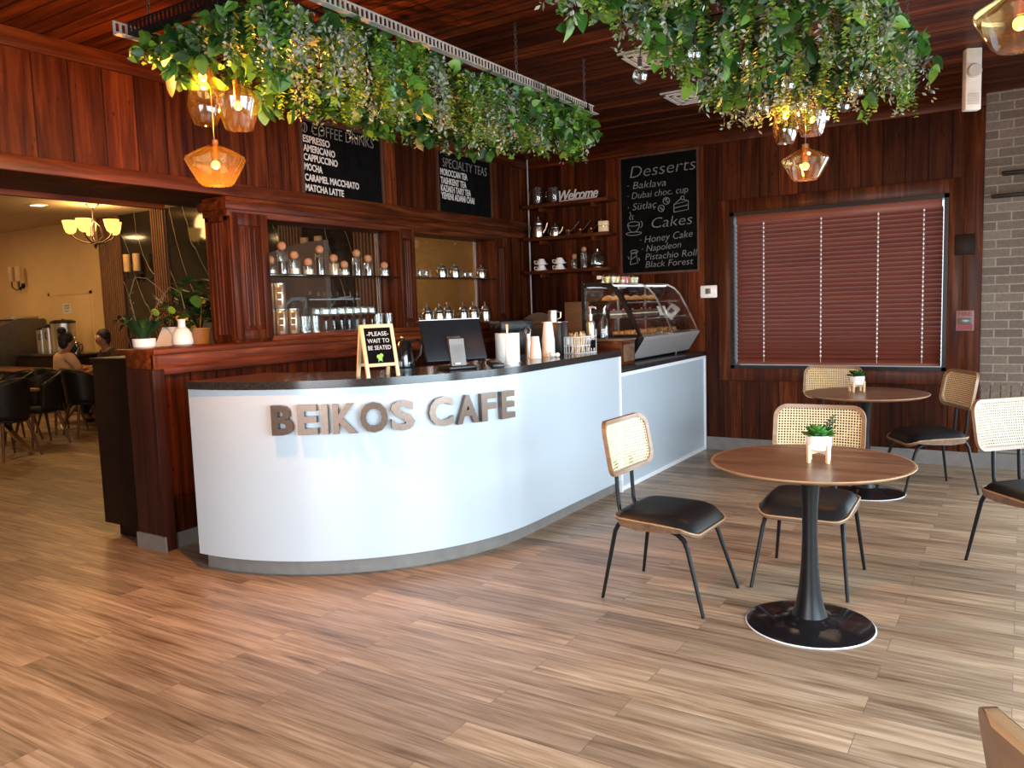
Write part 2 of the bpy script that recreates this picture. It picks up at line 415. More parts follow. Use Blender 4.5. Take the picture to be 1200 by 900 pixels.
    def build(s, name, mat, parent=None, label=None, smooth=30, solid=0, kind=None):
        bm = s.bm
        bmesh.ops.recalc_face_normals(bm, faces=bm.faces) if not solid else None
        me = bpy.data.meshes.new(name)
        if smooth:
            for f in bm.faces: f.smooth = True
            a = math.radians(smooth)
            for e in bm.edges:
                if len(e.link_faces) == 2 and e.calc_face_angle(0) > a: e.smooth = False
        bm.to_mesh(me); bm.free()
        for m in (mat if isinstance(mat, (list, tuple)) else [mat]): me.materials.append(m)
        o = bpy.data.objects.new(name, me); COL.objects.link(o)
        if parent is not None: o.parent = parent
        if label: o['label'] = label
        if kind: o['kind'] = kind
        if solid:
            md = o.modifiers.new('solid', 'SOLIDIFY'); md.thickness = solid; md.offset = 0
        return o

def raw(name, verts, faces, mat, parent=None, smooth=True):
    me = bpy.data.meshes.new(name); me.from_pydata(verts, [], faces); me.materials.append(mat)
    if smooth: me.polygons.foreach_set('use_smooth', [True]*len(faces))
    me.update(); o = bpy.data.objects.new(name, me); COL.objects.link(o)
    if parent is not None: o.parent = parent
    return o

def thing(name, label, cat, loc=(0, 0, 0), rotz=0, group=None):
    o = bpy.data.objects.new(name, None); COL.objects.link(o); o.empty_display_size = .1
    o.location = loc; o.rotation_euler = (0, 0, rotz); o['label'] = label; o['category'] = cat
    if group: o['group'] = group
    return o
def tag(o, label, cat, group=None, loc=None, rotz=None):
    o['label'] = label; o['category'] = cat
    if group: o['group'] = group
    if loc is not None: o.location = loc
    if rotz is not None: o.rotation_euler = (0, 0, rotz)
    return o
def struct(o, label=None):
    o['kind'] = 'structure'
    if label: o['label'] = label
    return o
def dup(root, label, loc, rotz=None, scale=None):
    r = root.copy(); COL.objects.link(r); r.location = loc
    if rotz is not None: r.rotation_euler = (0, 0, rotz)
    if scale is not None: r.scale = (scale,)*3 if isinstance(scale, (int, float)) else scale
    r['label'] = label
    for ch in root.children:
        c = ch.copy(); COL.objects.link(c); c.parent = r
        for g in ch.children:
            d = g.copy(); COL.objects.link(d); d.parent = c
    return r

FONT_CACHE = {}
def text_verts(s, bold=0.0, extrude=.002, shear=0, spacing=1.0):
    """(verts, faces) of a string in its own x/y plane, cap height about 1"""
    cu = bpy.data.curves.new('txt', 'FONT'); cu.body = s; cu.size = 1; cu.offset = bold; cu.extrude = extrude; cu.shear = shear
    cu.space_character = spacing; cu.resolution_u = 3
    o = bpy.data.objects.new('txt', cu); COL.objects.link(o)
    dg = bpy.context.evaluated_depsgraph_get(); dg.update()
    me = bpy.data.meshes.new_from_object(o.evaluated_get(dg))
    v = [tuple(x.co) for x in me.vertices]; f = [tuple(p.vertices) for p in me.polygons]
    bpy.data.objects.remove(o); bpy.data.curves.remove(cu); bpy.data.meshes.remove(me)
    return v, f
class TXT:
    """collects strings laid on a plane: origin, right vector, up vector -> one lettering mesh"""
    def __init__(s): s.v = []; s.f = []
    def put(s, st, org, right, up, width, height, bold=0, depth=.002, shear=0, slant=0, spacing=1.0):
        v, f = text_verts(st, bold, .5, shear, spacing)
        x0 = min(p[0] for p in v); x1 = max(p[0] for p in v); capv, _ = CAP
        n = right.cross(up); b = len(s.v)
        for x, y, z in v:
            fx = (x-x0)/(x1-x0)
            s.v.append(tuple(org + right*(fx*width) + up*(y/capv*height + fx*slant) + n*((z+.5)*depth)))
        s.f += [tuple(i+b for i in q) for q in f]; return s
    def stroke(s, pts, r=.004):
        b = MB(); b.tube(pts, r, 6); bm = b.bm; bm.verts.index_update(); k = len(s.v)
        s.v += [tuple(v.co) for v in bm.verts]; s.f += [tuple(v.index+k for v in f.verts) for f in bm.faces]; bm.free(); return s
    def build(s, name, mat, parent=None): return raw(name, s.v, s.f, mat, parent, False)
_v, _ = text_verts('H'); CAP = (max(p[1] for p in _v), 0)
VX, VY, VZ = Vector((1, 0, 0)), Vector((0, 1, 0)), Vector((0, 0, 1))

# ------------------------------------------------------------------ room shell
def wall_with_hole(name, mat, x0, x1, y0, y1, z0, z1, hx0, hx1, hz0, hz1):
    b = MB(); b.box(x0, hx0, y0, y1, z0, z1).box(hx1, x1, y0, y1, z0, z1).box(hx0, hx1, y0, y1, z0, hz0).box(hx0, hx1, y0, y1, hz1, z1)
    return struct(b.build(name, mat, smooth=0))
YB, XL, ZC = 7.76, -4.70, 3.10
struct(MB().box(-17.2, 2.6, -3, 8.2, -.08, 0).build('floor', M['floor'], smooth=0), 'wood plank floor')
struct(MB().box(-4.96, 2.6, -3, 8.2, ZC, ZC+.08).build('ceiling', M['ceiling'], smooth=0), 'red cedar board ceiling')
struct(MB().box(-17.2, -4.96, -3, 8.2, 3.19, 3.27).build('ceiling_dining', M['cream_ceiling'], smooth=0), 'cream dining room ceiling')
wall_with_hole('wall_back', M['boards_back'], -4.96, -.30, YB, YB+.2, 0, ZC, -2.41, -.55, .82, 2.32)
struct(MB().box(-.30, .55, YB+.012, YB+.2, 0, ZC).box(.55, 2.15, YB+.012, YB+.2, 0, .12).box(.55, 2.15, YB+.012, YB+.2, 2.2, ZC).box(2.15, 2.6, YB+.012, YB+.2, 0, ZC).build('wall_brick', M['brick'], smooth=0), 'grey brown brick wall')
b = MB()                                                             # soldier course
for k in range(11): b.box(-.292+k*.0735, -.292+k*.0735+.064, YB+.006, YB+.03, .575, .705, .003)
struct(b.build('trim_11', plain('soldier_brick', (.165, .13, .10), .85, var=.25, scale=40), smooth=0), 'soldier course of bricks')
struct(MB().box(-.30, .55, YB-.012, YB+.02, 0, .13).box(-2.66, -.30, YB-.014, YB, 0, .125).build('baseboard_back', M['grey_base'], smooth=0))
# left header wall over the opening and over the bar niches
struct(MB().box(-4.95, XL, -3, 8.0, 2.33, ZC).build('wall_left_header', M['boards_left'], smooth=0), 'cedar boarded header wall')
struct(MB().box(-4.88, -4.63, 3.03, 7.76, 0, 1.19).build('wall_left_low', M['boards_left'], smooth=0), 'cedar boarded low wall')
struct(MB().box(-4.95, XL, 7.28, 7.76, 1.2, 2.34).build('wall_left_end', M['boards_left'], smooth=0))
b = MB(); b.box(XL, XL+.03, -3, YB, ZC-.105, ZC, .006); struct(b.build('trim_1', M['trim_y']), 'cedar crown trim')
b = MB(); b.box(XL-.0, XL+.035, -3, YB, 2.325, 2.415, .006); struct(b.build('trim_2', M['trim_y']), 'cedar header trim')
b = MB(); b.box(-4.96, XL+.012, 3.70, 7.30, 2.19, 2.33, .006).box(-4.99, XL+.028, 3.68, YB, 2.235, 2.30, .012); struct(b.build('trim_3', M['trim_y']))
struct(MB().box(-5.42, -4.945, -3, 8.0, 2.335, 3.19).build('beam_soffit', M['purple_wood'], smooth=0), 'dark boxed beam over the opening')
b = MB(); b.box(-5.45, -5.41, -3, 3.72, 2.30, 2.37, .004); struct(b.build('trim_4', M['trim_y']))
b = MB(); b.box(-4.66, -.30, YB-.025, YB, ZC-.105, ZC, .006); struct(b.build('trim_5', M['trim_x']))
# ledge on the low wall and the raised niche sill
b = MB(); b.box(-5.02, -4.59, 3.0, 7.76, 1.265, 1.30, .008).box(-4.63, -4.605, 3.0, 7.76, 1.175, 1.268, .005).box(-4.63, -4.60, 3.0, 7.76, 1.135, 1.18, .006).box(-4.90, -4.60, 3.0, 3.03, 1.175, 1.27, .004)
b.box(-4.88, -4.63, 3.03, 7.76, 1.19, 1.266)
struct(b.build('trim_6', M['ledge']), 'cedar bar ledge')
b = MB(); b.box(-4.95, -4.68, 4.04, 7.28, 1.30, 1.34, .005); struct(b.build('trim_7', M['ledge']), 'niche sill')
b = MB(); b.box(-4.89, -4.626, 2.99, 3.03, 0, 1.175, .004).box(-4.626, -4.594, 2.984, 3.07, 0, 1.175, .008)
struct(b.build('trim_8', M['purple_wood']), 'dark stained end post')
struct(MB().box(-4.89, -4.585, 2.975, 2.99, 0, .10).box(-4.63, -4.615, 2.99, 7.7, 0, .10).build('baseboard_left', M['grey_base'], smooth=0))
def pilaster(n, y0, y1, left_face):
    b = MB(); b.box(-4.95, XL, y0, y1, 1.30, 2.335, .004)
    w = y1-y0
    b.box(XL, XL+.014, y0, y0+w*.2, 1.32, 2.22, .004).box(XL, XL+.014, y1-w*.2, y1, 1.32, 2.22, .004).box(XL, XL+.014, y0+w*.2, y1-w*.2, 2.13, 2.22, .004)
    b.box(XL, XL+.014, y0+w*.2, y1-w*.2, 1.32, 1.39, .004)
    for k in (.36, .5, .64): b.cyl((XL, y0+w*k, 1.42), (XL, y0+w*k, 2.11), .011, seg=8)
    if left_face:
        for k in (.3, .45, .6, .75): b.cyl((-4.95+.25*k, y0, 1.36), (-4.95+.25*k, y0, 2.15), .011, seg=8)
        b.box(-4.95, XL, y0-.012, y0, 2.16, 2.25, .004).box(-4.95, -4.91, y0-.012, y0, 1.32, 2.2, .004).box(-4.745, -4.70, y0-.012, y0, 1.32, 2.2, .004)
    struct(b.build('column_%d' % n, M['trim_z']), 'fluted cedar pilaster')
pilaster(1, 3.72, 4.05, True); pilaster(2, 5.53, 5.735, False); pilaster(3, 7.07, 7.30, False)
for n, (a, c) in enumerate(((4.05, 5.53), (5.735, 7.07))):
    struct(MB().box(-4.946, -4.942, a, c, 1.34, 2.19).build('window_%d' % (n+2), M['pane'], smooth=0), 'glass pane at the back of the bar niche')
    struct(MB().box(-4.94, -4.928, c-.03, c-.012, 1.34, 2.19).build('trim_%d' % (9+n), M['steel'], smooth=0), 'slim metal strip')
# window in the back wall: casing, frame, glass
b = MB()
for q in ((-2.53, -2.41, .70, 2.44), (-.55, -.44, .70, 2.44)): b.box(q[0], q[1], YB-.022, YB, q[2], q[3], .004)
b.box(-2.41, -.55, YB-.022, YB, 2.32, 2.44, .004).box(-2.41, -.55, YB-.022, YB, .70, .82, .004)
b.box(-.44, -.30, YB-.016, YB, .13, 2.99, .004)
struct(b.build('trim_12', M['trim_z']), 'cedar window casing')
w1 = struct(MB().box(-2.41, -2.375, YB-.03, YB+.16, .82, 2.32).box(-.585, -.55, YB-.03, YB+.16, .82, 2.32).box(-2.41, -.55, YB-.03, YB+.16, 2.285, 2.32).box(-2.41, -.55, YB-.03, YB+.16, .82, .85).build('window_1', M['black_metal'], smooth=0), 'dark framed window')
struct(MB().box(-2.375, -.585, YB+.13, YB+.136, .85, 2.285).build('window_pane', M['pane'], w1, smooth=0))
# right side and front of the room: low walls with wide glazing (out of frame)
b = MB(); b.box(2.25, 2.45, -3, 8, 0, .28).box(2.25, 2.45, -3, 8, 2.25, ZC).box(2.25, 2.45, 6.9, 8, .28, 2.25).box(2.25, 2.45, 3.85, 4.25, .28, 2.25).box(2.25, 2.45, -3, -.1, .28, 2.25)
struct(b.build('wall_right', M['cream'], smooth=0))
b = MB(); b.box(-17.2, 2.45, -2.7, -2.5, 0, .25).box(-17.2, 2.45, -2.7, -2.5, 2.5, 3.2).box(-17.2, -2.2, -2.7, -2.5, .25, 2.5).box(1.5, 2.45, -2.7, -2.5, .25, 2.5)
struct(b.build('wall_front', M['cream'], smooth=0))
# dining room shell
struct(MB().box(-17.2, -13.1, YB, YB+.2, 0, 3.2).build('wall_dining_back', M['cream'], smooth=0), 'cream dining room wall')
struct(MB().box(-13.1, -7.0, YB, YB+.2, 0, 3.2).build('wall_dining_marble', M['marble'], smooth=0), 'black veined marble wall')
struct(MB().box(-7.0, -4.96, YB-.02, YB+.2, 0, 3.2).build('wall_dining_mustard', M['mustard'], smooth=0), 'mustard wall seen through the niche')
struct(MB().box(-17.2, -17.0, -3, 8, 0, 3.2).build('wall_dining_left', M['cream'], smooth=0))
for n, (x0, x1) in enumerate(((-13.12, -12.55), (-11.62, -11.28), (-8.72, -8.30), (-7.32, -6.92))):
    b = MB(); b.box(x0, x1, YB-.02, YB, 0, 3.19)
    k = x0
    while k < x1-.02: b.box(k, k+.03, YB-.05, YB-.018, 0, 3.19); k += .058
    struct(b.build('trim_%d' % (20+n), M['slatwood'], smooth=0), 'vertical oak slats')
d1 = struct(MB().box(-14.85, -13.56, YB-.012, YB, .02, 1.95, .003).box(-14.9, -14.85, YB-.02, YB, 0, 2.0).box(-13.56, -13.51, YB-.02, YB, 0, 2.0).box(-14.9, -13.51, YB-.02, YB, 1.95, 2.0).build('door_1', M['cream']), 'cream flush door')
MB().box(-14.44, -14.19, YB-.016, YB-.011, 1.62, 1.80).build('door_sign', M['paper'], d1, 'small white notice', smooth=0)
sg = TXT()
for i, s_ in enumerate(('PLEASE', 'STAFF', 'ONLY')): sg.put(s_, Vector((-14.40, YB-.017, 1.75-.05*i)), VX, VZ, .17, .03, depth=.001)
sg.build('sign_lettering', M['chalkboard'], d1)
struct(MB().prism([(-7.95, 0), (-5.60, 0), (-5.60, 2.18)] + [(-5.60-2.12*math.sin(a), 1.10+1.08*math.cos(a)) for a in [PI/2*k/16 for k in range(1, 17)]], 0, .06, (0, 5.56, 0), (PI/2, 0, 0)).build('partition_wall', M['taupe']), 'curved taupe partition behind the bar')

# ------------------------------------------------------------------ service counter
CX, CY, CR, Y1 = -4.10, 4.33, 1.45, 5.68
def counter_line(r, y_end, x_start=None, n=28, a0=0):
    pts = [(CX + r*math.sin(a), CY - r*math.cos(a)) for a in [a0 + (PI/2-a0)*k/n for k in range(n+1)]]
    return pts + [(CX+r, y_end)]
def band(b, r_out, r_in, y_end, z0, z1):
    o = counter_line(r_out, y_end); i = counter_line(r_in, y_end)
    a = [[b.bm.verts.new((x, y, z)) for x, y in L] for L, z in ((o, z0), (o, z1), (i, z1), (i, z0))]
    for k in range(len(o)-1):
        for j in range(4): b.bm.faces.new((a[j][k], a[j][k+1], a[(j+1) % 4][k+1], a[(j+1) % 4][k]))
    b.bm.faces.new([q[0] for q in a]); b.bm.faces.new([q[-1] for q in a][::-1]); return b
ct = thing('service_counter', 'curved white front service counter with black worktop', 'counter', (0, 0, 0))
band(MB(), CR, CR-.022, Y1, .095, 1.078).build('front_panel', M['white'], ct)
band(MB(), CR-.022, .90, Y1, .09, 1.078).build('cabinet_body', M['dark_body'], ct)
band(MB(), CR+.012, .85, Y1+.01, 1.079, 1.124).build('worktop', M['worktop'], ct)
band(MB(), CR-.055, .95, Y1, 0, .096).build('kickboard', M['grey_base'], ct, 'grey kickboard')
MB().box(CX+CR-.02, CX+CR+.006, Y1-.002, Y1+.022, .0, 1.078).build('corner_trim', M['white_trim'], ct, smooth=0)
lt = thing('counter_sign', 'raised bronze letters across the front of the curved counter', 'sign', (0, 0, 0))
for ch, x, y, w, cz in (('B', -3.465, 3.027, .122, .909), ('E', -3.341, 3.094, .112, .909), ('I', -3.262, 3.146, .036, .908), ('K', -3.177, 3.212, .135, .907), ('O', -3.062, 3.317, .155, .906), ('S', -2.958, 3.436, .135, .906),
                        ('C', -2.835, 3.622, .150, .908), ('A', -2.761, 3.775, .152, .905), ('F', -2.711, 3.915, .115, .903), ('E', -2.674, 4.066, .118, .900)):
    a = math.atan2(x-CX, -(y-CY)); n = Vector((math.sin(a), -math.cos(a), 0)); rt = Vector((math.cos(a), math.sin(a), 0))
    h = .152
    org = Vector((CX, CY, 0)) + n*(CR+.006) - rt*(w/2) + VZ*(cz-h/2)
    t = TXT(); v0 = org
    t.put(ch, v0, rt, VZ, w, h, bold=.035 if ch != 'I' else .03, depth=.030)
    t.build('letter', M['bronze'], lt)
    MB().box(-.004, .004, -.004, .004, 0, .01, rot=None).bm.free()

XF = -2.685
dc = thing('display_counter', 'lower white display counter with black top under the pastry case', 'counter', (0, 0, 0))
MB().box(-3.35, XF, Y1+.012, 7.745, .0, .945).build('cabinet_body', M['dark_body'], dc, smooth=0)
MB().box(XF, XF+.012, Y1+.022, 7.74, .0, .945).build('front_panel', M['white'], dc, smooth=0)
b = MB(); b.box(XF+.012, XF+.022, Y1+.022, 7.74, .915, .945).box(XF+.012, XF+.022, Y1+.022, 7.74, 0, .035).box(XF+.012, XF+.022, 7.71, 7.74, .035, .915)
b.build('edge_trim', M['white_trim'], dc, smooth=0)
MB().box(-3.36, XF+.035, Y1+.013, 7.745, .945, .985, .004).build('worktop', M['worktop'], dc)

t = thing('service_cabinet', 'dark brown floor cabinet at the end of the low bar wall', 'cabinet', (0, 0, 0))
MB().box(-5.40, -4.895, 3.06, 4.25, .085, 1.21, .003).build('body', M['dark_body'], t)
MB().box(-5.41, -4.895, 3.05, 4.26, 1.21, 1.238, .003).build('top', M['dark_body'], t)
MB().box(-5.29, -4.90, 3.10, 4.2, 0, .085).build('plinth', M['dark_body'], t, smooth=0)

# ------------------------------------------------------------------ cane chairs
def rrect(w, h, r, n=6):
    pts = []
    for cx, cy, a0 in ((w-r, h-r, 0), (-w+r, h-r, 90), (-w+r, -h+r, 180), (w-r, -h+r, 270)):
        for k in range(n+1):
            a = math.radians(a0 + 90*k/n); pts.append((cx+r*math.cos(a), cy+r*math.sin(a)))
    return pts
def seat_z(x, y): return -.055*max(0, (y-.06)/.18)**2 - .004*(x/.22)**2
def back_pt(x, z, off=0):
    y = -.245 - .05*(z-.62)/.28 + .045*(x/.245)**2
    return (x, y+off, z)
def make_chair(name, label, group, solid_back=False):
    t = thing(name, label, 'chair', group=group)
    # veneer shell with a waterfall front and deeper sides
    pts = rrect(.225, .225, .075, 6); b = MB()
    rings = []
    for sc_, dz in ((1.0, .0), (1.0, -.014), (.93, -.022)):
        rings.append([b.bm.verts.new((x*sc_, y*sc_, .428+dz+seat_z(x, y))) for x, y in pts])
    n = len(pts)
    for a, c in zip(rings, rings[1:]):
        for k in range(n): b.bm.faces.new((a[k], a[(k+1) % n], c[(k+1) % n], c[k]))
    ctr = b.bm.verts.new((0, 0, .428)); ctb = b.bm.verts.new((0, 0, .406))
    for k in range(n):
        b.bm.faces.new((rings[0][k], ctr, rings[0][(k+1) % n])); b.bm.faces.new((rings[-1][k], rings[-1][(k+1) % n], ctb))
    for sx in (-1, 1):
        prof = [(-.19, .42), (-.10, .424), (.02, .424), (.11, .416), (.165, .392), (.14, .388), (.05, .378), (-.08, .374), (-.17, .385)]
        b.prism(prof, -.007, .007, (sx*.215, 0, 0), (PI/2, 0, PI/2))
    b.build('seat_shell', M['veneer'], t)
    pe = MB(); pts2 = [(x, y, .4295+seat_z(x, y)) for x, y in rrect(.226, .226, .076, 6)]
    pe.tube(pts2+[pts2[0]], .0045, 6, False).build('seat_edge', M['edge_ply'], t, 'pale plywood edge')
    b = MB()
    def cush(u, v):
        a = 2*PI*u; e = .32
        f = v
        sx_ = math.copysign(abs(math.cos(a))**e, math.cos(a)); sy_ = math.copysign(abs(math.sin(a))**e, math.sin(a))
        m = max(abs(math.cos(a)), abs(math.sin(a)))
        x, y = .219*sx_*f, .219*sy_*f
        prof = (1-max(0, f-.78)**2/(.22**2))**.5 if f > .78 else 1
        return (x, y, .430 + seat_z(x, y) + .032*max(0, prof))
    b.grid(cush, 48, 12, True); bmesh.ops.remove_doubles(b.bm, verts=b.bm.verts, dist=.0005)
    b.build('seat_cushion', M['leather'], t, 'black leatherette cushion', smooth=80)
    # back frame ring
    b = MB(); R = []
    for (w, h, r, off) in ((.240, .140, .07, .011), (.219, .119, .055, .011), (.219, .119, .055, -.011), (.240, .140, .07, -.011)):
        R.append([b.bm.verts.new(back_pt(x, .762+z, off)) for x, z in rrect(w, h, r, 6)])
    n = len(R[0])
    for j in range(4):
        a, c = R[j], R[(j+1) % 4]
        for k in range(n): b.bm.faces.new((a[k], a[(k+1) % n], c[(k+1) % n], c[k]))
    b.build('backrest_frame', M['frame_wood'] if not solid_back else M['edge_ply'], t, smooth=40)
    b = MB()
    W_, H_ = .222, .122
    if solid_back: W_, H_ = .236, .136
    pr_ = rrect(W_, H_, .05, 6)
    def disc(off):
        c0 = [[b.bm.verts.new(back_pt(x*f, .762+z*f, off)) for x, z in pr_] for f in (1, .75, .5, .25)]
        for a, c in zip(c0, c0[1:]):
            for k in range(n): b.bm.faces.new((a[k], a[(k+1) % n], c[(k+1) % n], c[k]))
        m = b.bm.verts.new(back_pt(0, .762, off))
        for k in range(n): b.bm.faces.new((c0[-1][k], c0[-1][(k+1) % n], m))
        return c0[0]
    if solid_back:
        a = disc(.0125); c = disc(-.0125)
        for k in range(n): b.bm.faces.new((a[k], a[(k+1) % n], c[(k+1) % n], c[k]))
        b.build('back_panel', M['veneer'], t)
    else:
        disc(.004); b.build('cane_panel', M['cane'], t, 'woven cane panel')
    for sx in (-1, 1):
        MB().tube([(sx*.235, -.272, 0), (sx*.197, -.212, .35), (sx*.191, -.196, .383), (sx*.19, -.165, .398), (sx*.19, -.005, .398)], [.0085, .0115, .0125, .0125, .0125], 10).build('leg', M['black_metal'], t)
        MB().tube([(sx*.235, .268, 0), (sx*.197, .175, .31), (sx*.191, .155, .348), (sx*.19, .12, .375), (sx*.19, .04, .398), (sx*.19, -.004, .398)], [.0085, .0115, .0125, .0125, .0125, .0125], 10).build('leg', M['black_metal'], t)
        MB().tube([(sx*.085, -.12, .399), (sx*.085, -.215, .405), (sx*.085, -.243, .425), (sx*.085, -.25, .46), (sx*.085, -.257, .56), (sx*.085, -.262, .68)], .0105, 10).build('back_post', M['black_metal'], t)
    return t
G = 'cane back cafe chairs'
A = make_chair('cane_chair', 'cane back chair with black seat standing between the white counter and the near table', G)
A.location = (-1.495, 3.78, 0); A.rotation_euler = (0, 0, math.radians(-92.8))
dup(A, 'cane back chair tucked behind the near round table, facing it', (-.93, 4.315, 0), math.radians(180.8))
dup(A, 'cane back chair beside the brick wall, angled toward the far round table', (-.60, 6.75, 0), math.radians(120.2))
dup(A, 'cane back chair cut off by the right edge of the photo, pale sunlit cane', (.12, 4.98, 0), math.radians(-135))
dup(A, 'cane back chair against the wood wall under the window blind', (-1.37, 6.92, 0), math.radians(176))
F_ = make_chair('plywood_chair', 'chair with solid wooden back, only its top corner seen at the bottom right', G, True)
F_.location = (.303, 1.275, 0); F_.rotation_euler = (0, 0, math.radians(-57))

# ------------------------------------------------------------------ round tables
def make_table(label, loc):
    t = thing('round_table', label, 'table', loc, group='round tulip tables')
    R = .435
    MB().lathe([(0, .738), (R-.035, .738), (R-.012, .747), (R-.004, .756), (R-.004, .7595), (0, .7595)], 72).build('tabletop', M['walnut'], t)
    MB().lathe([(R-.014, .7465), (R-.003, .7545), (R, .757), (R-.0005, .7590), (R-.0045, .7600), (R-.012, .7598)], 72).build('table_edge', M['edge_ply'], t, 'pale bevelled edge', smooth=60)
    MB().lathe([(.075, .738), (.055, .72), (.042, .66), (.034, .55), (.033, .42), (.038, .28), (.048, .17), (.062, .09), (.078, .045), (.0, .040)], 40).lathe([(0, .735), (.12, .735), (.12, .738), (0, .738)], 32).build('pedestal', M['black_metal'], t)
    MB().lathe([(0, .047), (.08, .046), (.10, .034), (.16, .024), (.25, .014), (.278, .007), (.278, .004), (0, .004)], 72).build('base', M['black_gloss'], t, smooth=50)
    MB().lathe([(0, .0), (.281, 0), (.283, .003), (.28, .0055), (.27, .0055), (0, .0055)], 72).build('base_ring', M['white_trim'], t, 'pale rim under the base')
    return t
T1 = make_table('round walnut table in front with a succulent on it', (-.795, 3.70, 0))
T2 = dup(T1, 'round walnut table under the window by the wood wall', (-.985, 6.45, 0), .4)
T3 = dup(T1, 'round table at the right edge of the photo, only a sliver of its top seen', (.46, 4.62, 0), .9)

def succulent(label, loc, rz, tall):
    t = thing('potted_succulent', label, 'potted plant', loc, rz, 'potted succulents')
    MB().lathe([(0, .055), (.046, .055), (.052, .060), (.056, .118), (.057, .122), (.052, .122), (.050, .108), (0, .106)], 36).build('pot', M['ceramic'], t, 'white ceramic pot')
    for k in range(4):
        a = PI/4+k*PI/2
        MB().box(-.007, .007, -.007, .007, 0, .082, .001, rot=(0, 0, a), loc=(.056*math.cos(a), .056*math.sin(a), 0)).build('stand_leg', M['pale_wood'], t)
    MB().box(-.055, .055, -.006, .006, .040, .054, rot=(0, 0, PI/4)).box(-.055, .055, -.006, .006, .040, .054, rot=(0, 0, -PI/4)).build('stand_brace', M['pale_wood'], t)
    b = MB(); rnd = random.Random(3)
    for ring, (nn, ln, el) in enumerate(((11, .072, .25), (10, .068, .6), (8, .056, .95), (5, .04, 1.25))):
        for k in range(nn):
            a = 2*PI*(k+ring*.5)/nn + rnd.uniform(-.1, .1); e = el+rnd.uniform(-.1, .1)
            d = Vector((math.cos(a)*math.cos(e), math.sin(a)*math.cos(e), math.sin(e))); s = Vector((-math.sin(a), math.cos(a), 0)); u = d.cross(s)
            o = Vector((0, 0, .115))+d*.006
            w = ln*.24
            pr = [(0, .4), (.35, .8), (.65, 1), (.88, .6), (1, 0)]
            c = [[o+d*(f*ln)+s*(w*g), o+d*(f*ln)-s*(w*g), o+d*(f*ln)-u*(w*.5*g), o+d*(f*ln)+u*(w*.25*g)] for f, g in pr]
            V = [[b.bm.verts.new(p) for p in q] for q in c]
            for p, q in zip(V, V[1:]):
                for i, j in ((0, 3), (3, 1), (1, 2), (2, 0)):
                    b.bm.faces.new((p[i], p[j], q[j], q[i]))
    b.build('succulent_leaves', M['deepleaf' if not tall else 'succulent'], t, smooth=60)
    if tall:
        b = MB()
        for q in range(3):
            ox, oy = .03+.010*q, .012*(q-1)
            b.tube([(ox, oy, .11), (ox+.005, oy, .16), (ox+.008, oy+.004*q, .185+.012*q)], .0022, 6)
            for k in range(9):
                z = .14+.006*k+.01*q; a = k*2.4
                b.ball((ox+.006+.011*math.cos(a), oy+.011*math.sin(a), z), .006, 6, (1.6, .7, .5), (0, -.4, a))
        b.build('sprig', M['darkleaf'], t)
    return t
succulent('potted succulent in white pot on wooden legs on the near table', (-.758, 3.70, .760), .15, True)
succulent('potted succulent in white pot on the table under the window', (-1.06, 6.52, .760), .5, False)

# ------------------------------------------------------------------ window blind, wall fittings
t = thing('venetian_blind', 'reddish brown wooden venetian blind closed over the window', 'blind', (-1.48, YB+.04, 0))
MB().box(-.865, .872, -.03, .03, 2.235, 2.278, .004).box(-.875, .878, -.045, -.03, 2.215, 2.284, .003).build('headrail', M['blind'], t)
b = MB(); z = 2.205; tilt = math.radians(-41)
while z > .89:
    ps = [(-.033, -.007), (-.017, -.0008), (0, .0015), (.017, -.0008), (.033, -.007)]
    R3 = Matrix.Rotation(tilt, 3, 'X')
    pp = ps + [(x_, y_-.0026) for x_, y_ in ps[::-1]]
    A_ = [b.bm.verts.new(Vector((-.882, 0, z)) + R3 @ Vector((0, x_, y_))) for x_, y_ in pp]; B_ = [b.bm.verts.new(Vector((.884, 0, z)) + R3 @ Vector((0, x_, y_))) for x_, y_ in pp]
    b.bm.faces.new(A_[::-1]); b.bm.faces.new(B_)
    for k_ in range(len(pp)): b.bm.faces.new((A_[k_], A_[(k_+1) % len(pp)], B_[(k_+1) % len(pp)], B_[k_]))
    z -= .0405
b.build('slats', M['blind'], t, smooth=35)
MB().box(-.882, .884, -.026, .026, .858, .880, .004).build('bottom_rail', M['blind'], t)
b = MB()
for x in (-.62, -.10, .38, .74):
    b.cyl((x, -.029, .88), (x, -.029, 2.24), .0016, seg=5)
    zz = 2.20
    while zz > .93: b.box(x-.0065, x+.0065, -.0285, -.0225, zz-.008, zz+.006); zz -= .0405  # white dashes stand in for daylight coming through the route holes
b.build('cord_and_light_dash', M['cord_white'], t, 'ladder cords with white dashes painted as daylight through the slat holes', smooth=0)

t = thing('thermostat', 'white thermostat on the wood wall beside the dessert board', 'thermostat', (-2.63, YB, 1.575))
MB().box(-.085, .085, -.025, 0, -.062, .062, .012).build('casing', M['ceramic'], t)
MB().box(-.032, .022, -.027, -.024, -.022, .030, .001).build('screen', M['lcd'], t)
M['fire_plate'] = plain('dull_pink_plate', (.22, .12, .12), .5); M['dull_red'] = plain('dull_red_print', (.20, .02, .03), .5)
t = thing('fire_strobe', 'small fire alarm sign plate between the window and the brick', 'alarm', (-.415, YB-.014, 1.25))
MB().box(-.066, .066, -.02, 0, -.085, .085, .003).build('plate', M['fire_plate'], t)
MB().box(-.056, .056, -.022, -.019, -.078, -.03).build('red_band', M['dull_red'], t, smooth=0)
MB().box(-.048, .048, -.034, -.019, -.028, .022, .006).build('strobe_lens', M['lcd'], t)
TXT().put('FIRE', Vector((-.048, -.0215, .040)), VX, VZ, .096, .034, bold=.03, depth=.002).build('lettering', M['dull_red'], t)
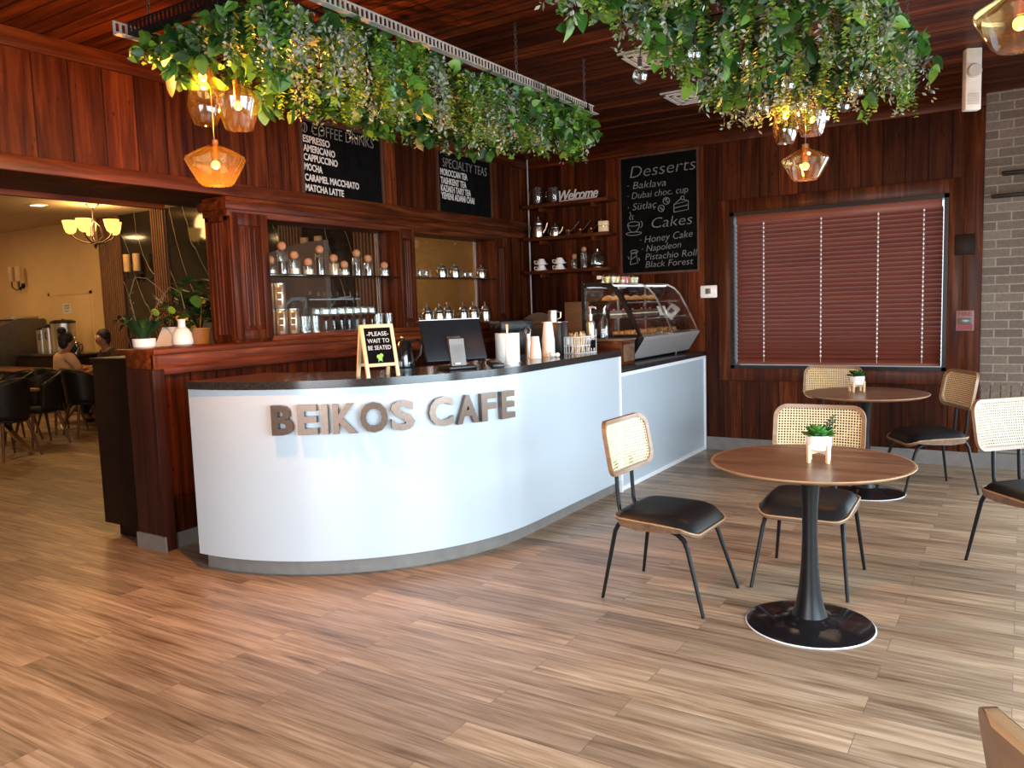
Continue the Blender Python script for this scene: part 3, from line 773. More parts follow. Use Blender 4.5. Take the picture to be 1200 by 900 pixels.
o = MB().box(-.075, .075, -.012, 0, -.085, .085, .004).build('wall_plate', M['dark_body']); tag(o, 'dark square blank plate on the wood beside the window', 'wall plate', loc=(-.43, YB-.016, 1.885))
t = thing('ceiling_fixture', 'narrow off-white emergency unit hanging under the ceiling near the brick', 'emergency light', (-.33, 6.32, 2.70), .45)
MB().box(-.05, .05, -.03, .03, 0, .40, .006).build('body', M['offwhite'], t)
MB().lathe([(.046, 0), (.046, .012), (.040, .022), (0, .024)], 24, (0, -.03, .25), (PI/2, 0, 0)).build('lamp', M['vent'], t)
b = MB()
for k in range(7): b.box(-.036, .036, -.034, -.029, .035+.011*k, .040+.011*k)
b.build('grille', M['vent'], t, smooth=0)
for n, (x, y, lab) in enumerate(((-2.06, 5.10, 'white square ceiling vent nearer the hanging greenery'), (-2.22, 6.22, 'white square ceiling vent half hidden behind the hanging greenery'))):
    t = thing('ceiling_vent', lab, 'vent', (x, y, ZC), 0, 'ceiling vents')
    b = MB(); R_ = .19
    for k in range(4):
        r0, r1 = R_-.045*k, R_-.045*k-.028
        z0 = -.018+.003*k
        for q in range(4):
            a = q*PI/2; b.box(-r0, r0, r1, r0, z0-.006, z0, rot=(0, 0, a))
    b.build('louvres', M['vent'], t, smooth=0)
    MB().box(-.2, .2, -.2, .2, -.010, 0).build('frame', M['vent'], t, smooth=0)
for k, (x, z, lab) in enumerate(((-.175, 2.43, 'upper black metal rail on the brick wall'), (-.245, 2.255, 'lower black metal rail on the brick wall'))):
    t = thing('wall_rail', lab, 'rail', (x, YB, z), 0, 'rails on the brick')
    MB().box(0, .75, -.13, -.105, -.012, .012, .004).box(0, .75, -.03, -.005, -.012, .012, .004).build('bar', M['black_metal'], t)
    for q in range(6): MB().box(.03+.13*q, .045+.13*q, -.12, .012, -.008, .004).build('bracket', M['black_metal'], t, smooth=0)
o = MB().cyl((0, 0, 0), (0, 0, 3.095), .010, seg=12).build('conduit_pole', plain('dull_conduit', (.32, .32, .33), .5, .6)); tag(o, 'slim silver conduit running down the corner of the bar', 'pole', loc=(-4.655, 7.70, 0))

# ------------------------------------------------------------------ chalkboards
M['board_frame'] = wood('dark_cedar_frame', (.03, .010, .005), (.06, .022, .010), (.10, .04, .018), 'Z', .5, 0)
def board(label, org, rt, w, h, frame):
    t = thing('chalkboard', label, 'chalkboard', tuple(org), 0, 'chalkboard menus'); n = rt.cross(VZ)
    def slab(x0, x1, z0, z1, d0, d1, name, mat):
        b = MB(); pts = []
        for z in (z0, z1):
            for x, d in ((x0, d0), (x1, d0), (x1, d1), (x0, d1)): pts.append(rt*x + VZ*z + n*d)
        v = [b.bm.verts.new(p) for p in pts]
        for q in ((0, 1, 2, 3), (4, 5, 6, 7), (0, 1, 5, 4), (1, 2, 6, 5), (2, 3, 7, 6), (3, 0, 4, 7)): b.bm.faces.new([v[i] for i in q])
        return b.build(name, mat, t, smooth=0)
    slab(0, w, 0, h, 0, .012, 'board', M['chalkboard'])
    for (x0, x1, z0, z1) in ((-frame, 0, -frame, h+frame), (w, w+frame, -frame, h+frame), (0, w, -frame, 0), (0, w, h, h+frame)):
        slab(x0, x1, z0, z1, 0, .022, 'frame', M['board_frame'])
    return t, n
org = Vector((XL+.001, 4.435, 2.405)); bd, n = board('coffee menu chalkboard on the header wall, white block letters', org, VY, .885, .56, .028)
tx = TXT(); o0 = VX*.0125
tx.put('COFFEE DRINKS', Vector((0, .105, .468)) + o0, VY, VZ, .70, .085, bold=-.012, shear=.05, slant=-.008)
tx.build('chalk_lettering', M['chalk'], bd); tx = TXT()
tx.stroke([Vector((.014, .03+.026*math.cos(a), .51+.036*math.sin(a))) for a in [2*PI*k/14 for k in range(15)]], .0035)
tx.stroke([Vector((.014, .028, .545)), Vector((.014, .034, .51)), Vector((.014, .024, .475))], .003)
tx.build('chalk_drawing', M['chalk'], bd)
tx = TXT()
for s_, z, w in (('ESPRESSO', .404, .283), ('AMERICANO', .334, .336), ('CAPPUCCINO', .265, .36), ('MOCHA', .193, .188), ('CARAMEL MACCHIATO', .111, .595), ('MATCHA LATTE', .034, .412)):
    tx.put(s_, Vector((0, .008, z)) + o0, VY, VZ, w, .050, bold=.022, slant=-.012)
tx.build('lettering', M['vinyl_white'], bd)
org = Vector((XL+.001, 6.13, 2.40)); bd, n = board('specialty tea chalkboard nearest the corner of the bar', org, VY, .87, .575, .026)
TXT().put('SPECIALTY TEAS', Vector((0, .07, .440)) + o0, VY, VZ, .74, .085, bold=-.012, shear=.05, slant=-.01).build('chalk_lettering', M['chalk'], bd)
tx = TXT()
for s_, z, w in (('MOROCCAN TEA', .362, .435), ('TASHKENT TEA', .283, .415), ('KAZAKH TARY TEA', .210, .485), ('YEMENI ADANI CHAI', .140, .54)):
    tx.put(s_, Vector((0, .03, z)) + o0, VY, VZ, w, .058, bold=.02, slant=-.01)
tx.build('lettering', M['vinyl_white'], bd)
org = Vector((-3.55, YB-.001, 1.80)); bd, n = board('tall dessert and cake menu chalkboard beside the window', org, VX, .81, 1.165, .022)
tx = TXT(); oy = Vector((0, -.0125, 0))
for s_, x, z, w, h, sl, bo in (('Desserts', .10, .965, .70, .125, .012, -.005), ('\u00b7 Baklava', .07, .855, .42, .075, -.005, 0), ('\u00b7 Dubai choc. cup', .07, .752, .65, .07, .01, 0), ('\u00b7 S\u00fctla\u00e7', .07, .635, .315, .075, .012, 0),
                               ('Cakes', .33, .440, .43, .11, .01, -.005), ('\u00b7 Honey Cake', .20, .295, .56, .075, .03, 0), ('\u00b7 Napoleon', .22, .205, .42, .07, .022, 0), ('Pistachio Roll', .255, .122, .55, .07, .015, 0), ('Black Forest', .255, .045, .51, .068, .01, 0)):
    TXT().put(s_, Vector((x, 0, z)) + oy, VX, VZ, w, h*.93, bold=bo-.010, shear=.18, slant=sl).build('chalk_lettering', M['chalk'], bd)
tx = TXT()
def ring(cx, cz, rx, rz, a0=0, a1=2*PI, r=.004, nn=16):
    tx.stroke([Vector((cx+rx*math.cos(a0+(a1-a0)*k/nn), -.014, cz+rz*math.sin(a0+(a1-a0)*k/nn))) for k in range(nn+1)], r)
def line(*p, r=.004): tx.stroke([Vector((x, -.014, z)) for x, z in p], r)
ring(.13, .50, .065, .022); ring(.13, .50, .065, .085, PI, 2*PI); ring(.205, .49, .022, .03, -PI/2, PI/2); ring(.13, .405, .085, .022, PI, 2*PI); ring(.13, .405, .085, .012, 0, PI)
line((.10, .54), (.085, .565), (.105, .59), (.09, .625)); line((.125, .54), (.115, .565), (.13, .59))
tx.build('cup_drawing', M['chalk'], bd); tx = TXT()
ring(.49, .700, .034, .034); ring(.435, .630, .032, .032)
for q in ((.48, .71), (.50, .69), (.43, .635), (.445, .62), (.495, .72)): ring(q[0], q[1], .006, .006, nn=6)
tx.build('cookie_drawing', M['chalk'], bd); tx = TXT()
line((.57, .58), (.57, .655), (.72, .68), (.72, .595), (.57, .58)); line((.57, .655), (.64, .705), (.72, .68)); line((.57, .62), (.72, .64)); ring(.66, .712, .018, .018)
tx.build('cake_drawing', M['chalk'], bd); tx = TXT()
line((.085, .085), (.10, .20), (.15, .215), (.17, .10), (.085, .085)); line((.10, .14), (.15, .17)); ring(.13, .215, .04, .018); line((.06, .17), (.075, .14)); line((.18, .15), (.19, .12))
tx.build('jar_drawing', M['chalk'], bd)

# ------------------------------------------------------------------ hanging greenery
def leaf_geo(V, Fc, o, d, s, ln, wd, fold=.25, heart=True):
    """pointed leaf of length ln along d, side vector s"""
    u = d.cross(s); b = len(V)
    prof = ((0, .0), (.06, .62), (.28, 1.0), (.55, .82), (.8, .42), (1, 0)) if heart else ((0, .0), (.2, .7), (.45, 1.0), (.7, .8), (.9, .4), (1, 0))
    mid = []; L = []; R = []
    for f, w in prof:
        c = o + d*(f*ln) - u*(ln*.12*f*f)
        mid.append(c); L.append(c + s*(w*wd) + u*(w*wd*fold)); R.append(c - s*(w*wd) + u*(w*wd*fold))
    n = len(prof)
    for k in range(n): V += [tuple(mid[k]), tuple(L[k]), tuple(R[k])]
    for k in range(n-1):
        a, c = b+3*k, b+3*k+3
        if k == 0: Fc += [(a, c, c+1), (a, c+2, c)]
        elif k == n-2: Fc += [(a, c, a+1), (a, a+2, c)]
        else: Fc += [(a, c, c+1, a+1), (a, a+2, c+2, c)]
def small_leaf(V, Fc, o, d, s, ln, wd):
    b = len(V); m = o+d*(ln*.5)
    V += [tuple(o), tuple(m+s*wd), tuple(o+d*ln), tuple(m-s*wd)]; Fc += [(b, b+1, b+2, b+3)]
def rvec(r): return Vector((r.gauss(0, 1), r.gauss(0, 1), r.gauss(0, 1))).normalized()
def planter(label, x0, x1, y0, y1, zb, seed, globes, fall, near_cut=False, n_leaf=165, n_fern=360):
    r = random.Random(seed)
    cx, cy = (x0+x1)/2, (y0+y1)/2; hx, hy = (x1-x0)/2, (y1-y0)/2
    t = thing('hanging_planter', label, 'hanging planter', (cx, cy, zb), 0, 'hanging greenery frames')
    # slotted steel angle frame
    def bar(name, along, length, at):
        b = MB(); L = length/2
        def q(a0, a1, c0, c1, z0, z1):
            b.box(*( (a0, a1, c0, c1) if along == 'X' else (c0, c1, a0, a1)), z0, z1, loc=at)
        q(-L, L, -.02, -.016, .022, .030); q(-L, L, -.02, -.016, -.030, -.014)
        q(-L, L, -.02, .02, -.033, -.030)
        k = -L
        while k < L-.012: q(k, k+.012, -.02, -.016, -.014, .022); k += .030
        return b.build(name, M['black_metal'] if name == 'end_bar' else M['frame_steel'], t, smooth=0)
    bar('side_bar', 'Y', 2*hy+.16, (hx, 0, 0)); bar('side_bar', 'Y', 2*hy+.16, (-hx, 0, 0))
    bar('end_bar', 'X', 2*hx, (0, -hy, .004)); bar('end_bar', 'X', 2*hx, (0, hy, .004))
    b = MB()
    for k in range(15): b.box(-hx, hx, -hy+2*hy*(k+.5)/15-.004, -hy+2*hy*(k+.5)/15+.004, -.03, -.024)
    for k in range(5): b.box(-hx+2*hx*(k+.5)/5-.004, -hx+2*hx*(k+.5)/5+.004, -hy, hy, -.03, -.024)
    b.build('mesh_tray', M['black_metal'], t, smooth=0)
    for sx in (-1, 1):
        for yy in (-hy*.93, hy*.30, hy*.93):
            b = MB(); z = .02; k = 0
            while z < ZC-zb-.01:
                b.torus((sx*hx, yy, z+.012), .008, .0018, 8, 5, (PI/2, 0, (PI/2)*(k % 2)), 1.7); z += .021; k += 1
            b.build('chain', M['steel_dark'], t)
    def start():
        # more stems near the rim than in the middle
        if r.random() < .62:
            e = r.random()*(2*hx+2*hy)*2
            if e < 4*hy: p = (hx*(1 if e < 2*hy else -1), (e % (2*hy))-hy)
            else: p = (((e-4*hy) % (2*hx))-hx, hy*(1 if e-4*hy < 2*hx else -1))
            return Vector((p[0]*r.uniform(.9, 1.0), p[1]*r.uniform(.96, 1.0), r.uniform(-.07, -.03))), Vector((p[0]/hx, (p[1]/hy) if abs(p[1]) > .9*hy else 0, 0))
        return Vector((r.uniform(-hx, hx), r.uniform(-hy, hy), r.uniform(-.05, .0))), Vector((r.uniform(-1, 1), r.uniform(-1, 1), 0))*.4
    V, Fc, SV = [], [], MB()
    def strand(length, out, step):
        p, o = start(); o = Vector((max(-1, min(1, o.x)), max(-1, min(1, o.y)), 0)); pts = [p.copy()]
        d = (o*out + Vector((0, 0, r.uniform(-.6, .1))) + rvec(r)*.3).normalized(); L = 0
        sx_ = p.x/hx; length *= max(.45, min(1.05, fall[0] + (fall[1]-fall[0])*(sx_+1)/2 + fall[2]*max(0, p.y/hy)))
        if near_cut and p.y < -.5*hy and p.x < .35*hx: length *= .5
        while L < length:
            d = (d + Vector((0, 0, -.5)) + rvec(r)*.2).normalized(); p = p + d*step; L += step; pts.append(p.copy())
        return pts
    for k in range(n_leaf):                                             # pothos vines
        pts = strand(r.uniform(.12, .36), r.uniform(.05, .35), .045)
        for i, p in enumerate(pts):
            for q in range(2):
                d = (Vector((0, 0, -.55)) + rvec(r)*.8); d.normalize(); s = d.cross(rvec(r)); s.normalize()
                ln = r.uniform(.042, .088); leaf_geo(V, Fc, p+rvec(r)*.02, d, s, ln, ln*.34, r.uniform(.05, .35))
    raw('pothos_leaves', V, Fc, M['pothos'], t)
    V, Fc = [], []
    for k in range(n_fern):                                             # fern sprays
        pts = strand(r.uniform(.20, .42), r.uniform(.05, .4), .016)
        for i, p in enumerate(pts[3:-1]):
            ax = (pts[i+4]-p).normalized() if i+4 < len(pts) else Vector((0, 0, -1)); w = .034*(1-.6*i/len(pts))
            for q in range(3):
                s = ax.cross(rvec(r)); s.normalize(); d = (s*.9+ax*.5).normalized()
                small_leaf(V, Fc, p, d, ax.cross(d).normalized(), w*r.uniform(.7, 1.2), .0095)
    raw('fern_sprays', V, Fc, M['fern'], t, False)
    V, Fc = [], []
    for k in range(160):                                             # pale dusty sprigs
        pts = strand(r.uniform(.18, .42), r.uniform(.1, .5), .022)
        for i, p in enumerate(pts[3:]):
            for q in range(4):
                d = rvec(r); s = d.cross(rvec(r)); s.normalize()
                small_leaf(V, Fc, p+d*.016, d, s, r.uniform(.018, .034), .0065)
    raw('pale_sprigs', V, Fc, M['sprig'], t, False)
    V, Fc = [], []
    for k in range(220):                                             # dark filler leaves
        p, o = start(); p = Vector((p.x*.9, p.y*.97, p.z-r.uniform(0, .14)))
        for q in range(4):
            d = (Vector((0, 0, -.3))+rvec(r)).normalized(); s = d.cross(rvec(r)); s.normalize(); ln = r.uniform(.06, .12)
            leaf_geo(V, Fc, p, d, s, ln, ln*.3, .1, False)
    raw('filler_leaves', V, Fc, M['deepleaf'], t)
    if globes:
        st = thing('string_lights', 'clear glass globe string lights woven into the greenery over the near table', 'string lights', (cx, cy, zb))
        for k in range(globes):
            a = (k+.5)/globes
            p = Vector((-hx*.95 + 2*hx*.98*((k*.381) % 1), hy*r.uniform(.70, 1.02) if k % 3 else -hy*.2+hy*a, r.uniform(-.40, -.22)))
            gb = MB().lathe([(.010, .036), (.012, .026), (.026, .012), (.032, -.006), (.026, -.026), (.012, -.036), (0, -.038)], 16, tuple(p)).build('globe_bulb', M['glass'], st)
            MB().cyl(p+Vector((0, 0, .034)), p+Vector((0, 0, .060)), .009, seg=8).tube([p+Vector((0, 0, .06)), p+Vector((.01, 0, .14)), Vector((p.x*.9, p.y*.95, -.03))], .0025, 5).build('socket', M['black_plastic'], gb)
    return t
M['frame_steel'] = plain('pale_steel_angle', (.55, .53, .48), .45, .5, var=.2)  # side bars coloured paler than the black end bars
M['steel_dark'] = plain('dark_steel_chain', (.16, .15, .14), .4, .8)
planter('long hanging frame of trailing greenery over the service counter', -3.45, -2.47, 2.27, 4.93, 2.80, 5, 0, (.42, 1.0, -.2), True)
planter('long hanging frame of trailing greenery over the near table, with glass globes', -1.36, -.52, 2.05, 4.60, 2.80, 9, 12, (.62, .75, .2), False, 105, 430)

def pendant(label, loc, prof, cordtop, group, power=34):
    t = thing('pendant_lamp', label, 'pendant lamp', loc, 0, group)
    top = prof[0][1]
    MB().lathe(prof, 40).build('shade', M['amber'], t, 'amber glass shade', smooth=25)
    MB().tube([(0, 0, top), (0, 0, top+.02)], .02, 12).cyl((0, 0, top-.075), (0, 0, top+.002), .019, seg=16).build('lamp_holder', M['copper'], t)
    MB().cyl((0, 0, top+.018), (0, 0, cordtop-loc[2]), .0028, seg=6).build('cord', M['bronze'], t)
    MB().ball((0, 0, top-.098), .021, 14).build('bulb', M['bulb'], t)
    point('lamp_glow', (0, 0, top-.137), power, (1, .46, .12), .012, t)
    return t
TEAR = [(.026, .22), (.032, .205), (.048, .14), (.062, .07), (.069, .02), (.064, -.01), (.048, -.055), (.044, -.06), (0, -.061)]
LANT = [(.022, .12), (.040, .115), (.080, .078), (.092, .055), (.088, .035), (.060, -.06), (.056, -.065), (0, -.066)]
BOWL = [(.018, .105), (.030, .10), (.085, .072), (.122, .05), (.126, .038), (.112, .01), (.075, -.055), (.06, -.068), (0, -.069)]
def G(p): return [(r*1.14, z*1.14) for r, z in p]
GA, GB = 'amber pendants at the counter', 'amber pendants beyond the near table'
pendant('tall teardrop amber pendant, left one of the trio over the counter', (-3.323, 2.536, 2.480), G(TEAR), 2.78, GA)
pendant('lantern shaped amber pendant, right one of the trio over the counter', (-3.243, 2.666, 2.472), G(LANT), 2.78, GA)
pendant('wide bowl amber pendant, lowest of the trio over the counter', (-3.364, 2.608, 2.215), G(BOWL), 2.78, GA, 150)
pendant('tall teardrop amber pendant, left one of the trio beyond the near table', (-1.13, 4.625, 2.40), TEAR, 2.78, GB, 9)
pendant('lantern shaped amber pendant, right one of the trio beyond the near table', (-1.01, 4.71, 2.445), LANT, 2.78, GB, 9)
pendant('wide lantern amber pendant, lowest of the trio beyond the near table', (-1.035, 4.675, 2.205), BOWL, 2.78, GB, 22)
pendant('large amber pendant cut off by the top right corner of the photo', (-.03, 2.93, 2.285), BOWL, 3.1, 'amber pendants on the right', 6)

# ------------------------------------------------------------------ bar niches: glass shelves and what stands on them
for a, c, lab in ((4.052, 5.528, 'glass shelf of the left bar niche, cork stoppered jars on it'), (5.737, 7.068, 'glass shelf of the right bar niche, teapots on it')):
    o = MB().box(-4.925, -4.70, a, c, 1.783, 1.795, .002).build('glass_shelf', M['shelf_glass']); tag(o, lab, 'shelf', 'niche glass shelves')
def jar(label, y, h, fill, r=.042, x=-4.80, z=1.796, group='cork stoppered jars on the niche shelf'):
    t = thing('cork_jar', label, 'jar', (x, y, z), 0, group)
    hb = h-.050
    MB().lathe([(0, .002), (r-.003, .002), (r, .006), (r, hb-.012), (r*.80, hb), (r*.76, hb), (r-.004, hb-.016), (r-.004, .008), (0, .006)], 20).build('jar_body', M['glass'], t)
    MB().ball((0, 0, hb+r*.55), r*.80, 16).cyl((0, 0, hb-.010), (0, 0, hb+.012), r*.66, seg=14).build('cork_stopper', M['cork'], t)
    if fill: MB().cyl((0, 0, .009), (0, 0, .009+(hb-.03)*fill[1]), r-.006, seg=16).build('contents', M[fill[0]], t)
JL = [(4.15, .135, ('cream_d', .45), 'first short cork jar at the left end of the niche shelf'), (4.272, .245, ('beans', .55), 'tall cork jar of dark beans, second from the left end of the niche shelf'),
      (4.392, .18, ('cream_d', .4), 'medium cork jar of pale contents right of the tall dark bean jar'), (4.534, .13, ('cream_d', .7), 'low cork jar of white contents in the middle of the niche shelf'),
      (4.663, .235, ('beans', .85), 'tall cork jar full of dark beans mid shelf'), (4.816, .17, ('pale_fill', .95), 'cork jar filled with beige powder'),
      (4.934, .12, ('cream_d', .6), 'small cork jar right of the beige powder jar'), (5.087, .22, ('beans', .6), 'tall cork jar at the right of the niche shelf'),
      (5.225, .18, ('choc', .5), 'second to last cork jar on the niche shelf'), (5.434, .125, ('cream_d', .3), 'last small cork jar by the right reveal of the niche')]
M['pale_fill'] = plain('beige_powder', (.52, .38, .20), .9)
for y, h, f, lab in JL: jar(lab, y, h, f)
M['print_brown'] = plain('brown_print', (.10, .04, .015), .5)
def tin(label, y, z, x=-4.80):
    t = thing('coffee_tin', label, 'tin', (x, y, z), 0, 'pale gold coffee tins')
    MB().lathe([(0, 0), (.046, 0), (.048, .004), (.048, .184), (.046, .188), (0, .188)], 28).build('can', M['gold'], t)
    MB().lathe([(.0485, .178), (.0495, .180), (.0495, .192), (.047, .194), (0, .194)], 28).build('lid', M['steel'], t)
    for k in range(3):
        a = -.75+.06*k
        MB().box(-.016, .016, -.0015, .0015, -.020, .020, rot=(0, 0, a+PI/2), loc=(.0485*math.cos(a), .0485*math.sin(a), .045+.05*k)).build('printed_panel', M['print_brown'], t, smooth=0)
tin('upper pale gold coffee tin standing on the tins at the left of the niche', 4.218, 1.536); tin('lower pale gold coffee tin directly under the stacked one', 4.222, 1.341)
tin('pale gold coffee tin right of the stacked pair, nearest the glasses', 4.342, 1.341); tin('pale gold coffee tin behind at the left corner of the niche', 4.118, 1.341, -4.82)
tin('rear upper pale gold coffee tin at the left corner of the niche', 4.118, 1.536, -4.82)
def wineglass():
    t = thing('wine_glass', '', 'glass', group='stem glasses on the niche sill')
    MB().lathe([(0, 0), (.034, .001), (.034, .003), (.006, .008), (.0042, .02), (.0042, .085), (.016, .098), (.034, .122), (.038, .150), (.033, .195), (.0315, .195), (.036, .150), (.032, .124), (.012, .101), (0, .098)], 24).build('bowl', M['glass'], t)
    return t
wg = wineglass(); k = 0
for row, (x, zz) in enumerate(((-4.745, 1.341), (-4.845, 1.341))):
    for q, y in enumerate((4.64, 4.73, 4.82, 4.91, 5.00, 5.09, 5.18)):
        lab = ('clear stem glass, number %s from the left in the %s row on the niche sill' % (('one', 'two', 'three', 'four', 'five', 'six', 'seven')[q], ('front', 'rear')[row]))
        if k == 0: wg['label'] = lab; wg.location = (x, y, zz)
        else: dup(wg, lab, (x, y, zz))
        k += 1
def tumbler(label, y, x, r=.034, h=.13, rim='steel'):
    t = thing('tumbler', label, 'glass', (x, y, 1.341), 0, 'tumblers on the niche sill')
    MB().lathe([(0, .003), (r*.8, .003), (r, h), (r-.003, h), (r*.8-.003, .01), (0, .01)], 20).build('glass_wall', M['glass'], t)
    MB().lathe([(0, 0), (r*.8, 0), (r*.81, .012), (0, .012)], 20).build('heavy_foot', M['steel'], t)
for y, x, lab in ((4.455, -4.80, 'clear tumbler just right of the gold tins'), (4.53, -4.75, 'clear tumbler between gold tins and stem glasses, front'), (4.55, -4.86, 'clear tumbler between gold tins and stem glasses, rear'),
                  (5.27, -4.76, 'first of the tall tumblers right of the stem glasses'), (5.345, -4.80, 'second of the tall tumblers right of the stem glasses'), (5.43, -4.77, 'last tall tumbler beside the fluted pilaster')):
    tumbler(lab, y, x)
def teapot(label, x, y, z, s=1.0, rz=0, group='silver glass teapots on the niche shelf', tall=False):
    t = thing('teapot', label, 'teapot', (x, y, z), rz, group); k = 1.35 if tall else 1
    MB().lathe([(0, 0), (.046*s, 0), (.052*s, .006*s), (.056*s, .04*s*k), (.050*s, .075*s*k), (.036*s, .088*s*k), (0, .088*s*k)], 24).build('filigree_body', M['silver_filigree'], t)
    MB().lathe([(.040*s, .086*s*k), (.042*s, .094*s*k), (.030*s, .112*s*k), (.010*s, .120*s*k), (.006*s, .128*s*k), (.011*s, .136*s*k), (.004*s, .146*s*k), (0, .147*s*k)], 24).build('lid', M['steel'], t)
    MB().tube([(-.050*s, 0, .03*s*k), (-.078*s, 0, .055*s*k), (-.095*s, 0, .095*s*k)], [.012*s, .008*s, .006*s], 10).build('spout', M['steel'], t)
    MB().tube([(.045*s, 0, .078*s*k), (.080*s, 0, .082*s*k), (.088*s, 0, .055*s*k), (.070*s, 0, .025*s*k), (.05*s, 0, .02*s*k)], .0055*s, 8).build('handle', M['black_plastic'], t)
for y, lab in ((6.281, 'left silver teapot on the glass shelf of the right niche'), (6.492, 'second silver teapot on the glass shelf of the right niche'), (6.957, 'silver teapot alone near the right end of the glass shelf')):
    teapot(lab, -4.81, y, 1.796, 1.0, PI/2*-1)
for y, lab in ((6.011, 'first patterned silver pot from the left on the right niche sill'), (6.197, 'second patterned silver pot from the left on the right niche sill'), (6.334, 'third patterned silver pot from the left on the right niche sill'),
               (6.594, 'fourth patterned silver pot, after the gap on the right niche sill'), (6.774, 'fifth patterned silver pot on the right niche sill'), (6.99, 'last patterned silver pot at the right end of the niche sill')):
    teapot(lab, -4.80, y, 1.341, 1.08, -PI/2, 'patterned silver pots on the niche sill', True)
def teacup(label, y, z):
    t = thing('tea_glass', label, 'glass', (-4.81, y, z), 0, 'small tea glasses in the right niche')
    MB().lathe([(0, .002), (.022, .002), (.028, .02), (.024, .045), (.032, .075), (.030, .075), (.022, .045), (.026, .02), (0, .006)], 18).build('glass_wall', M['glass'], t)
for y, z, lab in ((5.93, 1.796, 'small tea glass at the left end of the right niche shelf'), (6.03, 1.796, 'second small tea glass from the left on the right niche shelf'), (6.66, 1.796, 'small tea glass right of the two teapots'), (6.76, 1.796, 'small tea glass left of the lone teapot'),
                  (5.87, 1.341, 'small tea glass left of the patterned pots on the sill'), (6.46, 1.341, 'small tea glass in the gap between the patterned pots')): teacup(lab, y, z)

# ------------------------------------------------------------------ ledge: plants and vase
def strap(V, Fc, base, az, length, width, rise, droop):
    n = 8; d = Vector((math.cos(az), math.sin(az), 0)); s = Vector((-math.sin(az), math.cos(az), 0)); b = len(V)
    for k in range(n+1):
        f = k/n; c = base + d*(length*f*(1-.15*f)) + VZ*(rise*math.sin(f*PI*.62) - droop*f*f); w = width*math.sin(PI*min(.97, .12+.88*f))**.7
        V += [tuple(c-s*w), tuple(c-VZ*w*.3), tuple(c+s*w)]
        if k: q = b+3*(k-1); Fc += [(q, q+1, q+4, q+3), (q+1, q+2, q+5, q+4)]
t = thing('orchid_bowl', 'low white bowl of orchid leaves and bare curling stems on the ledge', 'potted plant', (-4.93, 3.16, 1.30))
MB().lathe([(0, 0), (.060, 0), (.070, .010), (.074, .062), (.070, .064), (.065, .055), (0, .050)], 40).build('bowl', M['ceramic'], t)
V, Fc = [], []; rr = random.Random(4)
for k in range(13):
    az = k*2.4; strap(V, Fc, Vector((.03*math.cos(az), .03*math.sin(az), .065)), az, rr.uniform(.15, .24), rr.uniform(.026, .04), rr.uniform(.10, .20), rr.uniform(.02, .10))
raw('strap_leaves', V, Fc, M['darkleaf'], t)
rt_ = Vector((.86, .51, 0))
for k, P in enumerate(([(0, .06), (-.05, .20), (-.075, .35), (-.03, .47), (.05, .46), (.12, .40), (.17, .33)], [(.02, .06), (.05, .20), (.13, .32), (.165, .37), (.14, .30)], [(.03, .06), (.06, .22), (.20, .40), (.27, .36), (.29, .25)])):
    MB().tube([rt_*a + VZ*z for a, z in P], .0035, 6).build('orchid_stem', M['stem'], t)
b = MB()
for k in range(7): b.ball(rt_*(-.055-.02*(k % 2))+VZ*(.16+.035*k), .009, 8)
b.build('buds', M['darkleaf'], t)
for a, z, m_, r_ in ((.09, .235, 'fern', .036), (.20, .245, 'fern', .036)):
    MB().ball(rt_*a+VZ*z, r_*.85, 14, (1, .10, .85), (.3, .2, .4)).build('round_leaf', M[m_], t)
t = thing('bottle_vase', 'white ceramic bottle vase on the ledge beside the fluted column', 'vase', (-4.93, 3.45, 1.30))
t.scale = (.76, .76, 1.0)
MB().lathe([(0, 0), (.075, 0), (.092, .010), (.094, .03), (.082, .085), (.058, .115), (.042, .122), (.034, .128), (.033, .165), (.039, .182), (.034, .182), (.028, .165), (0, .14)], 44).build('body', M['ceramic'], t)
MB().lathe([(.0435, .121), (.045, .124), (.0435, .127)], 32).build('neck_ring', M['vent'], t)
t = thing('anthurium', 'leafy green anthurium with yellow flowers standing behind the white vase', 'potted plant', (-5.27, 3.84, 1.238))
t.scale = (.80, .80, 1.05)
MB().lathe([(0, 0), (.075, 0), (.10, .15), (.105, .152), (.105, .165), (.095, .165), (.09, .15), (0, .145)], 28).build('pot', M['terracotta'], t)
V, Fc = [], []
for k in range(120):
    az = rr.uniform(0, 2*PI); el = rr.uniform(.15, 1.45); ln = rr.uniform(.16, .42)
    o = Vector((.8*math.cos(az)*math.cos(el), .8*math.sin(az)*math.cos(el), math.sin(el)))*ln + Vector((0, 0, .15))
    d = (Vector((math.cos(az), math.sin(az), rr.uniform(-.7, .3))) + rvec(rr)*.4).normalized(); s_ = d.cross(VZ); s_.normalize(); l2 = rr.uniform(.08, .14)
    leaf_geo(V, Fc, o, d, s_, l2, l2*.42, .15)
raw('leaves', V, Fc, M['deepleaf'], t)
b = MB()
for k in range(22):
    az = k*2.4; ln = .15+.2*((k*.37) % 1); b.tube([(0, 0, .13), (.3*ln*math.cos(az), .3*ln*math.sin(az), .13+.6*ln), (ln*.8*math.cos(az), ln*.8*math.sin(az), .15+ln*.8)], .003, 5)
b.build('stems', M['darkleaf'], t)
for a, z in ((-.075, .245), (-.13, .235), (.10, .36)):
    MB().ball(rt_*a + Vector((.10, -.14, 0)) + VZ*z, .034, 14, (1, .4, .7), (.3, .3, .5)).tube([rt_*a + Vector((.10, -.14, 0)) + VZ*z, Vector((0, 0, .14))], .003, 5).build('flower', M['yellow'], t)
